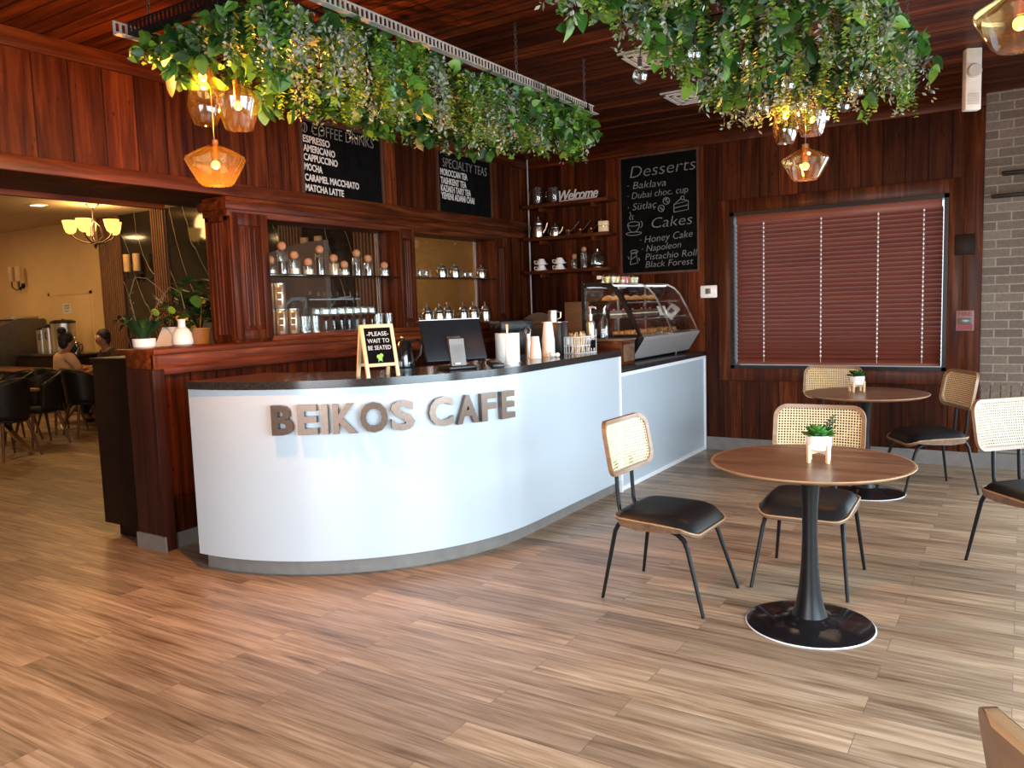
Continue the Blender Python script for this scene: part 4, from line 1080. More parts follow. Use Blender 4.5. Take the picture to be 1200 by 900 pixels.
for p, r_, lab in (((-5.05, 3.30, 1.238), .055, 'small white dish between the orchid bowl and the vase'), ((-5.12, 3.47, 1.238), .045, 'smaller white dish tucked beside the vase')):
    t = thing('saucer', lab, 'dish', p, 0, 'white dishes on the cabinet')
    MB().lathe([(0, .0), (r_*.6, 0), (r_, .045), (r_*1.02, .06), (r_*.96, .06), (r_*.6, .012), (0, .010)], 28).build('bowl', M['ceramic'], t)
t = thing('menu_stand', 'white folded card standing behind the orchid leaves', 'menu card', (-5.32, 3.62, 1.238), .55)
MB().prism([(-.13, 0), (.13, 0), (.10, .19), (-.05, .19)], -.004, .004, (0, -.03, 0), (PI/2-.15, 0, 0)).build('front_leaf', M['ceramic'], t, smooth=0)
MB().prism([(-.13, 0), (.13, 0), (.10, .19), (-.05, .19)], -.004, .004, (0, .03, 0), (PI/2+.15, 0, 0)).build('back_leaf', M['ceramic'], t, smooth=0)

# ------------------------------------------------------------------ things on the service counter
ZT = 1.1245
t = thing('a_frame_sign', 'small wooden A-frame chalkboard sign standing on the counter', 'sign', (-3.093, 3.405, ZT), math.radians(64.5))
H_, L_ = .298, .078
for sgn, nm in ((-1, 'front_frame'), (1, 'back_frame')):
    b = MB(); tilt = math.atan2(L_, H_)
    def leg(x0, x1, z0, z1, d0=-.008, d1=.008):
        b.box(x0, x1, d0, d1, z0, z1, .0015, rot=(sgn*tilt, 0, 0), loc=(0, sgn*L_, 0))
    leg(-.100, -.080, 0, .305); leg(.080, .100, 0, .305); leg(-.080, .080, .285, .305); leg(-.080, .080, .062, .080)
    fr = b.build(nm, M['pale_wood'], t)
    b = MB(); b.box(-.080, .080, -.003, .003, .080, .285, rot=(sgn*tilt, 0, 0), loc=(0, sgn*L_, 0)); b.build('chalk_panel', M['chalkboard'] if sgn < 0 else M['mid_wood'], fr, smooth=0)
    if sgn < 0:
        up = Vector((0, math.sin(tilt), math.cos(tilt))); o0_ = Vector((0, -L_, 0)) + Vector((0, -math.cos(tilt), math.sin(tilt)))*.005
        tx = TXT()
        for s_, x, z, w in (('-PLEASE-', -.066, .238, .132), ('WAIT TO', -.066, .198, .130), ('BE SEATED', -.068, .158, .137)):
            tx.put(s_, o0_ + VX*x + up*z, VX, up, w, .024, bold=0, depth=.001)
        tx.build('lettering', M['chalk_w'] if 'chalk_w' in M else M['vinyl_white'], fr)
        b = MB(); c = o0_ + up*.118
        for q in ((-.013, .0), (.004, .006), (-.004, -.012)): b.ball(c+VX*q[0]+up*q[1], .0125, 10, (1, .15, 1), (-tilt, 0, 0))
        for q in (-.014, .004): b.tube([c+VX*q, c+VX*(q*1.2)-up*.030], .002, 5)
        b.build('green_sticker', M['green_ink'], fr)
MB().tube([(0, -L_*.35, .16), (0, 0, .155), (0, L_*.35, .16)], .0015, 5).build('stay_cord', M['steel_dark'], t)
t = thing('electric_kettle', 'black kettle with handle behind the A-frame sign', 'kettle', (-3.235, 3.79, ZT), .9)
MB().lathe([(0, .016), (.075, .016), (.078, .03), (.066, .12), (.052, .175), (.045, .185), (0, .195)], 32).build('body', M['black_gloss'], t)
MB().lathe([(0, 0), (.082, 0), (.082, .014), (0, .016)], 32).build('base', M['black_plastic'], t)
MB().tube([(.05, 0, .175), (.105, 0, .185), (.125, 0, .15), (.115, 0, .09), (.075, 0, .05)], .010, 10).build('handle', M['black_plastic'], t)
MB().tube([(-.05, 0, .15), (-.085, 0, .175)], [.02, .012], 10).build('spout', M['black_gloss'], t)
MB().ball((0, 0, .202), .012, 10).build('lid_knob', M['steel'], t)
t = thing('point_of_sale', 'dark touchscreen till seen from behind on the counter', 'till', (-2.95, 3.96, ZT), math.radians(62))
MB().box(-.095, .095, -.105, .095, 0, .022, .008).build('base', M['black_plastic'], t)
MB().prism([(-.045, .02), (-.02, .02), (.018, .15), (.014, .19), (-.012, .185), (-.018, .15)], -.05, .05, (0, 0, 0), (PI/2, 0, PI/2)).build('stand', M['steel_grey'] if 'steel_grey' in M else M['steel_dark'], t, smooth=0)
b = MB(); b.box(-.205, .205, -.014, .014, -.135, .135, .006, rot=(math.radians(-22), 0, 0), loc=(0, .035, .175)); sc = b.build('screen_casing', M['screenback'], t)
MB().box(-.195, .195, .0135, .0155, -.122, .122, rot=(math.radians(-22), 0, 0), loc=(0, .035, .175)).build('display', M['black_gloss'], sc, smooth=0)
MB().box(-.207, .207, -.016, .016, .131, .139, .003, rot=(math.radians(-22), 0, 0), loc=(0, .035, .175)).build('top_bezel', M['steel'], sc)
MB().box(-.045, .045, -.022, -.012, -.045, .02, .004, rot=(math.radians(-22), 0, 0), loc=(0, .035, .175)).build('mount_plate', M['steel'], sc)
MB().box(-.03, .005, -.052, -.048, .03, .04, .001).build('badge', M['offwhite'], t)
t = thing('card_reader', 'small black card reader between the till and the paper roll', 'card reader', (-2.735, 4.075, ZT), math.radians(50))
MB().box(-.04, .04, -.075, .075, 0, .028, .008, rot=(.12, 0, 0), loc=(0, 0, .008)).build('body', M['black_plastic'], t)
MB().box(-.032, .032, .0, .062, .029, .031, rot=(.12, 0, 0), loc=(0, 0, .008)).build('screen', M['lcd'], t, smooth=0)
t = thing('paper_towel_roll', 'white paper towel roll on a holder with a pale knob', 'paper roll', (-2.86, 4.41, ZT))
MB().lathe([(.02, .008), (.080, .008), (.080, .198), (.02, .198), (.02, .008)], 40).box(-.002, .03, -.088, -.078, .01, .197, rot=(0, 0, .5)).build('paper', M['paper'], t)
MB().cyl((0, 0, 0), (0, 0, .008), .088, seg=32).cyl((0, 0, .008), (0, 0, .225), .007, seg=10).build('holder', M['steel'], t)
MB().lathe([(.009, .222), (.009, .25), (.006, .256), (0, .257)], 14).build('knob', M['pale_wood'], t)
def cups(label, x, y, n, r, h, dz, group='upside down paper cup stacks'):
    t = thing('paper_cup_stack', label, 'paper cups', (x, y, ZT), 0, group)
    for k in range(n):
        z = dz*k
        MB().lathe([(r*1.06, z), (r*1.06, z+.005), (r, z+.006), (r*.68, z+h), (r*.66, z+h), (0, z+h-.004)], 28).build('cup', M['paper'], t)
cups('short stack of white paper cups beside the paper roll', -2.90, 4.83, 3, .042, .12, .018); cups('tall stack of white paper cups in front of the black grinder', -2.93, 5.07, 9, .046, .135, .0145)
t = thing('wire_whisk_holder', 'wire loop utensil standing behind the short cup stack', 'utensil', (-3.02, 4.93, ZT))
MB().cyl((0, 0, 0), (0, 0, .17), .022, seg=16).build('cup', M['steel'], t)
for k in range(3): MB().tube([(-.018, 0, .15), (-.024+.004*k, .01*k, .20), (0, .006*k, .225), (.024-.004*k, .01*k, .20), (.018, 0, .15)], .0018, 6).build('wire_loop', M['steel'], t)
o = MB().ball((0, 0, .02), .024, 14, (1, .8, .8)).ball((.03, .02, .016), .018, 12).build('crumpled_wrapper', M['paper']); tag(o, 'crumpled white wrapper in front of the paper cups', 'wrapper', loc=(-2.83, 4.95, ZT))
t = thing('coffee_grinder', 'black box grinder with a steel jug on top by the tall cups', 'grinder', (-3.02, 5.33, ZT), .2)
MB().box(-.075, .075, -.085, .085, 0, .235, .008).build('body', M['black_plastic'], t)
MB().box(-.08, .08, -.09, .09, .235, .245, .003).build('top', M['steel'], t)
t = thing('milk_jug', 'steel jug standing on the black grinder', 'jug', (-3.02, 5.30, ZT+.245), .6)
MB().lathe([(0, 0), (.036, 0), (.038, .01), (.034, .06), (.038, .085), (.036, .085), (.032, .06), (0, .01)], 24).build('body', M['steel'], t)
MB().tube([(.034, 0, .075), (.062, 0, .07), (.062, 0, .03), (.037, 0, .018)], .005, 8).build('handle', M['steel'], t)
t = thing('stirrer_basket', 'white wire basket full of wooden stirrers and sachets on the counter end', 'basket', (-2.84, 5.40, ZT), math.radians(80))
b = MB(); 
for z in (.004, .06, .125):
    b.tube([(-.12, -.06, z), (.12, -.06, z), (.12, .06, z), (-.12, .06, z), (-.12, -.06, z)], .003, 6)
for k in range(9):
    for y in (-.06, .06): b.tube([(-.12+.03*k, y, 0), (-.12+.03*k, y, .125)], .002, 5)
for k in range(4):
    for x in (-.12, .12): b.tube([(x, -.045+.03*k, 0), (x, -.045+.03*k, .125)], .002, 5)
b.build('wire_frame', M['cord_white'], t, smooth=0)
b = MB(); r5 = random.Random(8)
for k in range(46):
    x, y = r5.uniform(-.10, .10), r5.uniform(-.045, .045)
    b.box(-.004, .004, -.001, .001, 0, r5.uniform(.11, .165), rot=(r5.uniform(-.25, .25), r5.uniform(-.35, .35), r5.uniform(0, 3)), loc=(x, y, .006))
b.build('wooden_stirrers', M['pale_wood'], t, smooth=0, kind='stuff')
b = MB()
for k in range(12): b.box(-.015, .015, -.002, .002, 0, .05, rot=(r5.uniform(-.3, .3), r5.uniform(-.5, .5), r5.uniform(0, 3)), loc=(r5.uniform(-.10, .10), r5.uniform(-.05, .05), .07))
b.build('sachets', M['ceramic'], t, smooth=0, kind='stuff')
MB().box(.045, .105, -.068, -.064, .035, .095, .001).build('label_card', M['chalkboard'], t)
t = thing('pump_bottle', 'steel and white pump dispenser on the wooden riser beside the pastry case', 'dispenser', (-3.07, 6.03, 1.2015), math.radians(160))
MB().lathe([(0, 0), (.036, 0), (.038, .01), (.038, .13), (.030, .15), (.018, .155), (.018, .185), (.022, .19), (.022, .205), (0, .207)], 24).build('bottle', M['steel'], t)
MB().cyl((0, 0, .205), (0, 0, .262), .007, seg=10).tube([(.012, 0, .262), (-.02, 0, .266), (-.062, 0, .262), (-.068, 0, .250)], [.010, .010, .007, .006], 10).build('pump', M['offwhite'], t)
MB().box(-.028, .028, -.042, -.036, .02, .08, .002).build('white_label', M['paper'], t)
t = thing('syrup_bottle', 'slim clear bottle with a spout right of the pump dispenser', 'bottle', (-2.95, 6.05, 1.2015))
MB().lathe([(0, 0), (.03, 0), (.032, .01), (.032, .14), (.014, .18), (.014, .22), (0, .222)], 22).build('bottle', M['glass'], t)
MB().tube([(0, 0, .22), (0, 0, .25), (.015, 0, .275)], [.012, .008, .005], 8).build('spout', M['steel'], t)
t = thing('wooden_stand', 'low reddish wooden riser between the worktop and the pastry case', 'stand', (-2.98, 6.06, .985), 0)
MB().box(-.18, .24, -.14, .13, .0, .20, .004).build('body', M['trim_x'], t)
MB().box(-.19, .25, -.15, .14, .20, .216, .003).build('top', M['veneer'], t)
MB().box(.24, .248, -.11, .10, .03, .17, .003).build('drawer_front', M['veneer'], t)

# back corner of the bar: low back counter with a coffee machine, tray and boards
t = thing('back_counter', 'dark back counter along the corner of the bar', 'counter', (0, 0, 0))
MB().box(-4.62, -3.75, 5.0, 7.72, 0, .90, .004).build('cabinet_body', M['dark_body'], t); MB().box(-4.625, -3.72, 4.97, 7.73, .90, .94, .004).build('worktop', M['worktop'], t)
t = thing('rattan_tray', 'large dark round carved tray leaning against the corner wall', 'tray', (-4.42, 7.46, .94), .35)
t.scale = (.8, .8, .8)
def trayp(r0, r1, y0): 
    return [(r0, y0), (r1, y0+.012)]
MB().lathe([(0, 0), (.20, .004), (.21, .012), (.25, .012), (.26, .004), (.29, .006), (.30, .016), (.30, .0), (.0, -.006)], 56, (0, 0, .30), (PI/2-.12, 0, 0)).build('disc', M['rattan'], t)
b = MB()
for r_ in (.09, .15, .23, .275): b.torus((0, -.016-.0, .30), r_, .006, 40, 6, (PI/2-.12, 0, 0))
b.build('carved_ring', M['rattan'], t)
t = thing('coffee_machine', 'black coffee machine in the dark corner behind the paper roll', 'coffee machine', (-4.28, 6.62, .94), -.6)
MB().box(-.16, .16, -.14, .2, 0, .05, .008).box(-.16, .16, .04, .2, .05, .34, .008).box(-.16, .16, -.14, .2, .30, .42, .012).build('body', M['black_plastic'], t)
MB().cyl((0, -.06, .30), (0, -.06, .25), .03, seg=16).build('group_head', M['steel'], t)
MB().lathe([(0, .051), (.05, .051), (.06, .09), (.045, .17), (0, .17)], 20, (0, -.05, 0)).build('carafe', M['glass'], t)
for k in range(2): MB().cyl((-.06+.12*k, -.142, .36), (-.06+.12*k, -.155, .36), .014, seg=12).build('dial', M['steel'], t)
M['tan_board'] = wood('tan_board', (.17, .085, .04), (.24, .125, .06), (.30, .165, .085), 'X', .5, 0)
t = thing('cutting_board', 'tan wooden board panel standing behind the pastry case', 'board', (-4.06, 7.66, .94), .0)
MB().box(-.145, .145, -.012, .012, 0, .58, .004).build('panel', M['tan_board'], t)
MB().box(-.145, .145, -.018, -.012, .27, .28, .001).build('batten', M['mid_wood'], t)

# ------------------------------------------------------------------ wall shelves in the corner
for z, lab in ((2.545, 'top dark wooden wall shelf in the bar corner, with the word sign'), (2.195, 'middle dark wooden wall shelf in the bar corner'), (1.835, 'lowest dark wooden wall shelf in the bar corner, white cups on it')):
    t = thing('wall_shelf', lab, 'shelf', (0, 0, z), 0, 'corner wall shelves')
    MB().box(-4.64, -3.62, 7.54, YB-.002, .0, .035, .004).build('board', M['trim_x'], t)
    for x in (-4.45, -3.82): MB().box(x-.012, x+.012, 7.58, YB-.002, -.04, 0, .003).build('bracket', M['trim_x'], t)
def glassmug(label, x, z, h):
    t = thing('glass_mug', label, 'mug', (x, 7.64, z), PI, 'glass mugs on the top shelf')
    MB().lathe([(0, .004), (.055, .004), (.058, .01), (.052, h), (.048, h), (.050, .02), (0, .02)], 26).build('glass_wall', M['glass'], t)
    MB().tube([(.052, 0, h*.85), (.095, 0, h*.8), (.105, 0, h*.5), (.092, 0, h*.22), (.055, 0, h*.18)], .007, 8).build('handle', M['glass'], t)
glassmug('tall glass mug with handle at the left of the top shelf', -4.50, 2.581, .19); glassmug('second glass mug beside the white word sign', -4.29, 2.581, .17)
t = thing('word_sign', 'white script word sign standing on the top corner shelf', 'sign', (-4.205, 7.60, 2.581))
TXT().put('Welcome', Vector((0, 0, .012)), VX, VZ, .46, .105, bold=.010, depth=.012, shear=.35, spacing=.9).build('lettering', M['vinyl_white'], t)
MB().box(0, .44, -.012, .006, 0, .016, .002).build('base_strip', M['vinyl_white'], t)
M['silver_dark'] = M['silver_filigree']
def shelfpot(label, x, s): teapot(label, x, 7.64, 2.231, s, PI, 'teapots on the middle corner shelf', s > 1.1)
shelfpot('larger patterned teapot at the left of the middle corner shelf', -4.50, 1.2); shelfpot('smaller patterned teapot on the middle corner shelf', -4.29, 1.0)
for x, lab in ((-4.13, 'copper coffee pot right of the teapots on the middle shelf'), (-3.99, 'copper coffee pot in the centre of the middle shelf'), (-3.86, 'copper coffee pot left of the wooden box on the shelf')):
    t = thing('cezve', lab, 'coffee pot', (x, 7.64, 2.231), .5, 'copper pots on the middle corner shelf')
    MB().lathe([(0, 0), (.028, 0), (.032, .01), (.024, .04), (.029, .058), (.027, .058), (.022, .04), (0, .01)], 20).build('body', M['copper'], t)
    MB().tube([(.026, 0, .045), (.06, 0, .075), (.115, 0, .14)], [.005, .004, .004], 6).build('handle', M['steel'], t)
t = thing('wooden_box', 'small pale wooden box at the right end of the middle shelf', 'box', (-3.71, 7.64, 2.231), .3)
MB().box(-.05, .05, -.04, .04, 0, .065, .003).build('base', M['pale_wood'], t); MB().box(-.052, .052, -.042, .042, .068, .115, .003).build('lid', M['pale_wood'], t); MB().box(-.008, .008, -.046, -.040, .055, .075, .001).build('clasp', M['steel'], t)
def cup(label, x, z):
    t = thing('teacup', label, 'cup', (x, 7.64, z), PI, 'white cups on the lowest corner shelf')
    MB().lathe([(0, .062), (.03, .062), (.032, .058), (.05, .03), (.062, .004), (.062, 0), (.058, .004), (.046, .03), (0, .052)], 28).lathe([(0, -.001), (.055, .001), (.078, .006), (.078, .009), (.05, .004), (0, .002)], 28).build('cup_body', M['ceramic'], t)
    MB().tube([(.052, 0, .042), (.085, 0, .045), (.088, 0, .022), (.06, 0, .012)], .005, 8).build('handle', M['ceramic'], t)
for x, z, lab in ((-4.475, 1.872, 'lower upturned white cup of the left pair on the lowest shelf'), (-4.475, 1.937, 'upper upturned white cup of the left pair on the lowest shelf'), (-4.245, 1.872, 'lower upturned white cup of the right pair on the lowest shelf'), (-4.245, 1.937, 'upper upturned white cup of the right pair on the lowest shelf')): cup(lab, x, z)
GJ = 'cork jars on the lowest corner shelf'
jar('shorter cork jar on the lowest corner shelf', 7.64, .165, ('choc', .4), .034, -4.065, 1.872, GJ); jar('taller cork jar on the lowest corner shelf', 7.64, .23, ('beans', .5), .036, -3.95, 1.872, GJ)
t = thing('glass_teapot', 'clear glass pot at the right end of the lowest corner shelf', 'teapot', (-3.79, 7.64, 1.872), PI)
MB().lathe([(0, .004), (.045, .004), (.07, .03), (.072, .08), (.05, .13), (.045, .15), (.042, .15), (.047, .13), (.068, .08), (.066, .03), (0, .012)], 28).build('glass_body', M['glass'], t)
MB().lathe([(0, 0), (.05, 0), (.05, .004), (0, .004)], 24).build('warmer_base', M['steel'], t)
MB().lathe([(.044, .15), (.03, .165), (.008, .17), (.01, .19), (0, .195)], 20).build('lid', M['steel'], t)
MB().tube([(.045, 0, .13), (.10, 0, .12), (.105, 0, .07), (.068, 0, .045)], .006, 8).build('handle', M['glass'], t)

# ------------------------------------------------------------------ pastry display case
Y0, Y2, XR = 6.22, 7.62, -3.25
t = thing('pastry_case', 'curved glass pastry display case with black side frame on the lower counter', 'display case', (0, 0, 0))
PF = [(0, 1.20), (0, 1.655), (.02, 1.672), (.16, 1.676), (.25, 1.665), (.32, 1.630), (.38, 1.565), (.44, 1.455), (.50, 1.33), (.555, 1.20)]
def loop(b, P, y0, y1, off):
    """closed frame strip following the profile"""
    c = Vector((.26, 1.42)); I = []
    for k, p in enumerate(P):
        v = Vector(p); I.append(v + (c-v).normalized()*off)
    n = len(P); R = []
    for y, L in ((y0, [Vector(p) for p in P]), (y1, [Vector(p) for p in P]), (y1, I), (y0, I)): R.append([b.bm.verts.new((XR+v.x, y, v.y)) for v in L])
    for j in range(4):
        for k in range(n): b.bm.faces.new((R[j][k], R[j][(k+1) % n], R[(j+1) % 4][(k+1) % n], R[(j+1) % 4][k]))
    return b
b = loop(MB(), PF, Y0, Y0+.035, .042); b.ball((XR+.02, Y0+.017, 1.665), .022, 12); b.build('side_frame', M['black_gloss'], t, smooth=40)
loop(MB(), PF, Y2-.02, Y2, .016).build('side_frame', M['steel'], t, smooth=40)
loop(MB(), PF, (Y0+Y2)/2+.03, (Y0+Y2)/2+.05, .016).build('middle_frame', M['steel'], t, smooth=40)
b = MB(); g = PF[2:]
for (x0, z0), (x1, z1) in zip(g, g[1:]): b.poly([(XR+x0, Y0+.03, z0), (XR+x1, Y0+.03, z1), (XR+x1, Y2-.01, z1), (XR+x0, Y2-.01, z0)])
bmesh.ops.remove_doubles(b.bm, verts=b.bm.verts, dist=1e-4); b.build('curved_glass', M['glass'], t, smooth=60)
for y in (Y0+.018, Y2-.01):
    b = MB(); b.poly([(XR+x, y, z) for x, z in PF]); b.build('side_glass', M['pane'], t, smooth=0)
MB().box(XR, XR+.012, Y0+.03, Y2-.02, 1.20, 1.66).build('rear_door', M['pane'], t, smooth=0)
BP = [(0, 1.0), (.40, 1.0), (.455, 1.015), (.56, 1.175), (.57, 1.20), (0, 1.20)]
def basep(y0, y1): return [(XR+x, z) for x, z in BP], y0, y1
MB().prism([(XR+x, z) for x, z in BP], -Y2, -(Y0+.03), (0, 0, 0), (PI/2, 0, 0)).build('base', M['brushed'], t, smooth=0)
MB().prism([(XR+x, z) for x, z in BP], -(Y0+.03), -Y0, (0, 0, 0), (PI/2, 0, 0)).build('end_cap', M['black_gloss'], t, smooth=0)
for k in range(4): MB().cyl((XR+(.06 if k % 2 else .36), (Y0+.12 if k < 2 else Y2-.12), .985), (XR+(.06 if k % 2 else .36), (Y0+.12 if k < 2 else Y2-.12), 1.0), .022, seg=14).build('foot', M['black_plastic'], t)
for z, d in ((1.355, .42), (1.50, .33)):
    s_ = MB().box(XR+.03, XR+.03+d, Y0+.05, Y2-.04, z, z+.007).build('glass_shelf', M['pane'], t, smooth=0)
    MB().box(XR+.03+d-.012, XR+.03+d, Y0+.05, Y2-.04, z-.012, z).build('price_rail', M['steel'], s_, smooth=0)
MB().box(XR+.03, XR+.52, Y0+.05, Y2-.04, 1.2, 1.206).build('deck', M['steel'], t, smooth=0)
MB().box(XR+.20, XR+.245, Y0+.06, Y2-.05, 1.640, 1.652).build('light_tube', M['led'], t, 'lit light tube', smooth=0)
MB().box(XR+.44, XR+.452, (Y0+Y2)/2+.20, (Y0+Y2)/2+.50, 1.45, 1.55, rot=None).bm.free()
GP = 'pastries in the display case'
rp = random.Random(21)
def pastry(kind, lab, x, y, z):
    if kind == 'croissant':
        o = MB().tube([(-.045, .0, .018), (-.03, .016, .026), (0, .024, .032), (.03, .016, .026), (.045, 0, .018)], [.008, .020, .026, .020, .008], 10).build('croissant', M['pastry'])
        return tag(o, lab, 'pastry', GP, (x, y, z), rp.uniform(0, 1))
    if kind == 'cake':
        q = thing('cake_slice', lab, 'cake', (x, y, z), 0, GP)
        MB().prism([(-.05, -.032), (.05, 0), (-.05, .032)], 0, .028).build('lower_sponge', M['choc'], q, smooth=0); MB().prism([(-.05, -.032), (.05, 0), (-.05, .032)], .0285, .038).build('cream_layer', M['cream_d'], q, smooth=0)
        MB().prism([(-.05, -.032), (.05, 0), (-.05, .032)], .0385, .066).build('upper_sponge', M['choc'], q, smooth=0); MB().ball((-.03, 0, .072), .010, 10).build('topping', M['pink'], q); return q
    if kind == 'box':
        q = thing('pastry_tray', lab, 'tray', (x, y, z), 0, GP)
        MB().box(-.09, .09, -.07, .07, 0, .012, .003).build('tray', M['gold'], q)
        for k in range(6): MB().box(-.025, .025, -.018, .018, .012, .042, .006, loc=(-.055+.055*(k % 3), -.032+.064*(k//3), 0)).build('square', M['pastry'], q)
        return q
ordn = ('first', 'second', 'third', 'fourth', 'fifth', 'sixth', 'seventh')
for k in range(6): pastry('croissant', 'baked roll on the upper case shelf, %s from the black frame' % ordn[k], XR+.19, 6.34+.20*k, 1.508)
for k in range(6): pastry('cake', 'dark layer cake slice on the middle case shelf, %s from the black frame' % ordn[k], XR+.27, 6.36+.20*k, 1.363)
for k in range(5): pastry('box', 'tray of baklava squares on the case deck, %s from the black frame' % ordn[k], XR+.32, 6.38+.25*k, 1.2065)
for k in range(7):
    q = thing('dessert_cup', 'dessert cup on top of the pastry case, %s from the left, %s filling' % (ordn[k], ('yellow', 'cream', 'yellow', 'raspberry', 'raspberry', 'yellow', 'pale')[k]), 'dessert cup', (XR+.10+.01*(k % 2), 6.52+.105*k, 1.677), 0, 'dessert cups on the pastry case')
    MB().lathe([(0, .001), (.026, .001), (.036, .060), (.034, .060), (.025, .004), (0, .004)], 22).build('clear_cup', M['glass'], q)
    f = ('custard', 'cream_d', 'custard', 'pink', 'pink', 'custard', 'cream_d')[k]
    MB().lathe([(0, .005), (.0245, .005), (.029, .030), (0, .031)], 20).build('lower_filling', M['cream_d' if k % 2 else f], q)
    MB().lathe([(0, .0315), (.0295, .0315), (.033, .052), (0, .056)], 20).build('upper_filling', M[f], q)
    MB().lathe([(.036, .060), (.030, .078), (.012, .086), (0, .087)], 22).build('dome_lid', M['glass'], q)
t = thing('price_stand', 'small clear sign holder with a pale card inside the pastry case', 'sign', (XR+.36, 7.22, 1.363), .5)
MB().box(-.05, .05, -.002, .002, 0, .10, rot=(-.5, 0, .6)).build('card', M['offwhite'], t, smooth=0); MB().box(-.05, .05, -.02, .02, 0, .004).build('foot', M['glass'], t, smooth=0)
t = thing('price_clip', 'small black wire clip stand beside the dessert cups on the case', 'sign', (XR+.12, 6.40, 1.677))
MB().tube([(0, 0, 0), (0, 0, .05), (-.03, -.02, .055)], .003, 6).lathe([(0, 0), (.02, 0), (.02, .004), (0, .005)], 14).build('stand', M['steel'], t)
MB().box(-.04, .0, -.03, -.026, .03, .06).build('card', M['offwhite'], t, smooth=0)

# ------------------------------------------------------------------ dining room beyond the opening
def skin_mesh(name, verts, edges, radii, mat, parent=None, root=0, levels=2):
    me = bpy.data.meshes.new(name); me.from_pydata([tuple(v) for v in verts], edges, []); o = bpy.data.objects.new(name, me); COL.objects.link(o)
    o.modifiers.new('skin', 'SKIN'); sd = o.modifiers.new('sub', 'SUBSURF'); sd.levels = levels; sd.render_levels = levels
    sv = me.skin_vertices[0].data
    for i, r in enumerate(radii): sv[i].radius = (r, r) if not isinstance(r, tuple) else r; sv[i].use_root = (i == root)
    dg = bpy.context.evaluated_depsgraph_get(); dg.update()
    m2 = bpy.data.meshes.new_from_object(o.evaluated_get(dg)); bpy.data.objects.remove(o); bpy.data.meshes.remove(me)
    m2.name = name; m2.materials.clear(); m2.materials.append(mat)
    m2.polygons.foreach_set('use_smooth', [True]*len(m2.polygons))
    o = bpy.data.objects.new(name, m2); COL.objects.link(o)
    if parent: o.parent = parent
    return o
def person(label, loc, rz, shirt, beard, bun, lean=.10):
    """seated figure, facing +Y, seat at z .45"""
    t = thing('person', label, 'person', loc, rz)
    Vt, E, R = [], [], []
    def v(p, r, prev=None):
        Vt.append(Vector(p)); R.append(r)
        if prev is not None: E.append((prev, len(Vt)-1))
        return len(Vt)-1
    pel = v((0, 0, .52), (.135, .105)); wst = v((0, lean*.4, .68), (.125, .095), pel); ch = v((0, lean*.8, .86), (.150, .105), wst); un = v((0, lean*1.05, .99), (.10, .075), ch)
    nk = v((0, lean*1.25, 1.06), .050, un); jw = v((0, lean*1.5+.03, 1.125), .068, nk); hd = v((0, lean*1.5+.015, 1.20), (.078, .092), jw); cr = v((0, lean*1.5, 1.265), (.062, .075), hd)
    v((0, lean*1.5+.125, 1.165), .013, v((0, lean*1.5+.105, 1.175), .016, hd))
    hands = []
    for s in (-1, 1):
        sh = v((s*.165, lean*.95, .945), .058, un); el = v((s*.235, lean+.10, .72), .043, sh); wr = v((s*.13, lean+.335, .775), .028, el)
        pa = v((s*.115, lean+.385, .778), (.030, .016), wr); pm = v((s*.108, lean+.425, .778), (.034, .014), pa)
        for k, (dx, ln) in enumerate(((-.027, .055), (-.009, .066), (.009, .062), (.027, .048))):
            a = v((s*.108+dx, lean+.425+ln*.55, .782), .008, pm); v((s*.108+dx, lean+.425+ln, .770), .007, a)
        th = v((s*.115-s*.036, lean+.395, .780), .010, pa); v((s*.115-s*.052, lean+.43, .776), .008, th)
        hp = v((s*.09, .06, .51), .088, pel); kn = v((s*.115, .43, .50), .062, hp); an = v((s*.115, .40, .10), .042, kn); v((s*.115, .53, .04), (.040, .03), an)
    skin_mesh('body', Vt, E, R, M['skin'], t)
    T, E2, R2 = [], [], []
    def w(p, r, prev=None):
        T.append(Vector(p)); R2.append(r)
        if prev is not None: E2.append((prev, len(T)-1))
        return len(T)-1
    a = w((0, 0, .50), (.150, .118)); b_ = w((0, lean*.4, .68), (.142, .112), a); c = w((0, lean*.8, .86), (.166, .122), b_); d = w((0, lean*1.05, 1.0), (.105, .082), c)
    for s in (-1, 1):
        e = w((s*.165, lean*.95, .95), .070, d); w((s*.220, lean+.065, .775), .056, e)
    skin_mesh('shirt', T, E2, R2, M[shirt], t)
    T, E2, R2 = [], [], []
    a = w((0, 0, .51), (.15, .115))
    for s in (-1, 1):
        e = w((s*.09, .06, .505), .098, a); f = w((s*.115, .43, .50), .072, e); w((s*.115, .40, .12), .055, f)
    skin_mesh('trousers', T, E2, R2, M['jeans'], t)
    for s in (-1, 1): MB().ball((s*.115, .485, .045), .05, 12, (.85, 2.2, .85)).build('shoe', M['black_plastic'], t)
    hy = lean*1.5
    b = MB(); b.ball((0, hy-.018, 1.235), .098, 18, (.92, 1.02, .98)).ball((0, hy-.055, 1.17), .075, 14, (1, .8, 1.2))
    if bun: b.ball((0, hy-.06, 1.335), .055, 14)
    b.build('hair', M['hair'], t)
    if beard:
        b = MB(); b.ball((0, hy+.075, 1.085), .062, 16, (1.0, .85, 1.15)); b.build('beard', M['hair'], t)
    for s in (-1, 1):
        e = MB().ball((s*.032, hy+.092, 1.205), .011, 10).build('eye', M['ceramic'], t); MB().ball((s*.032, hy+.1015, 1.205), .005, 8).build('iris', M['black_plastic'], e)
    return t
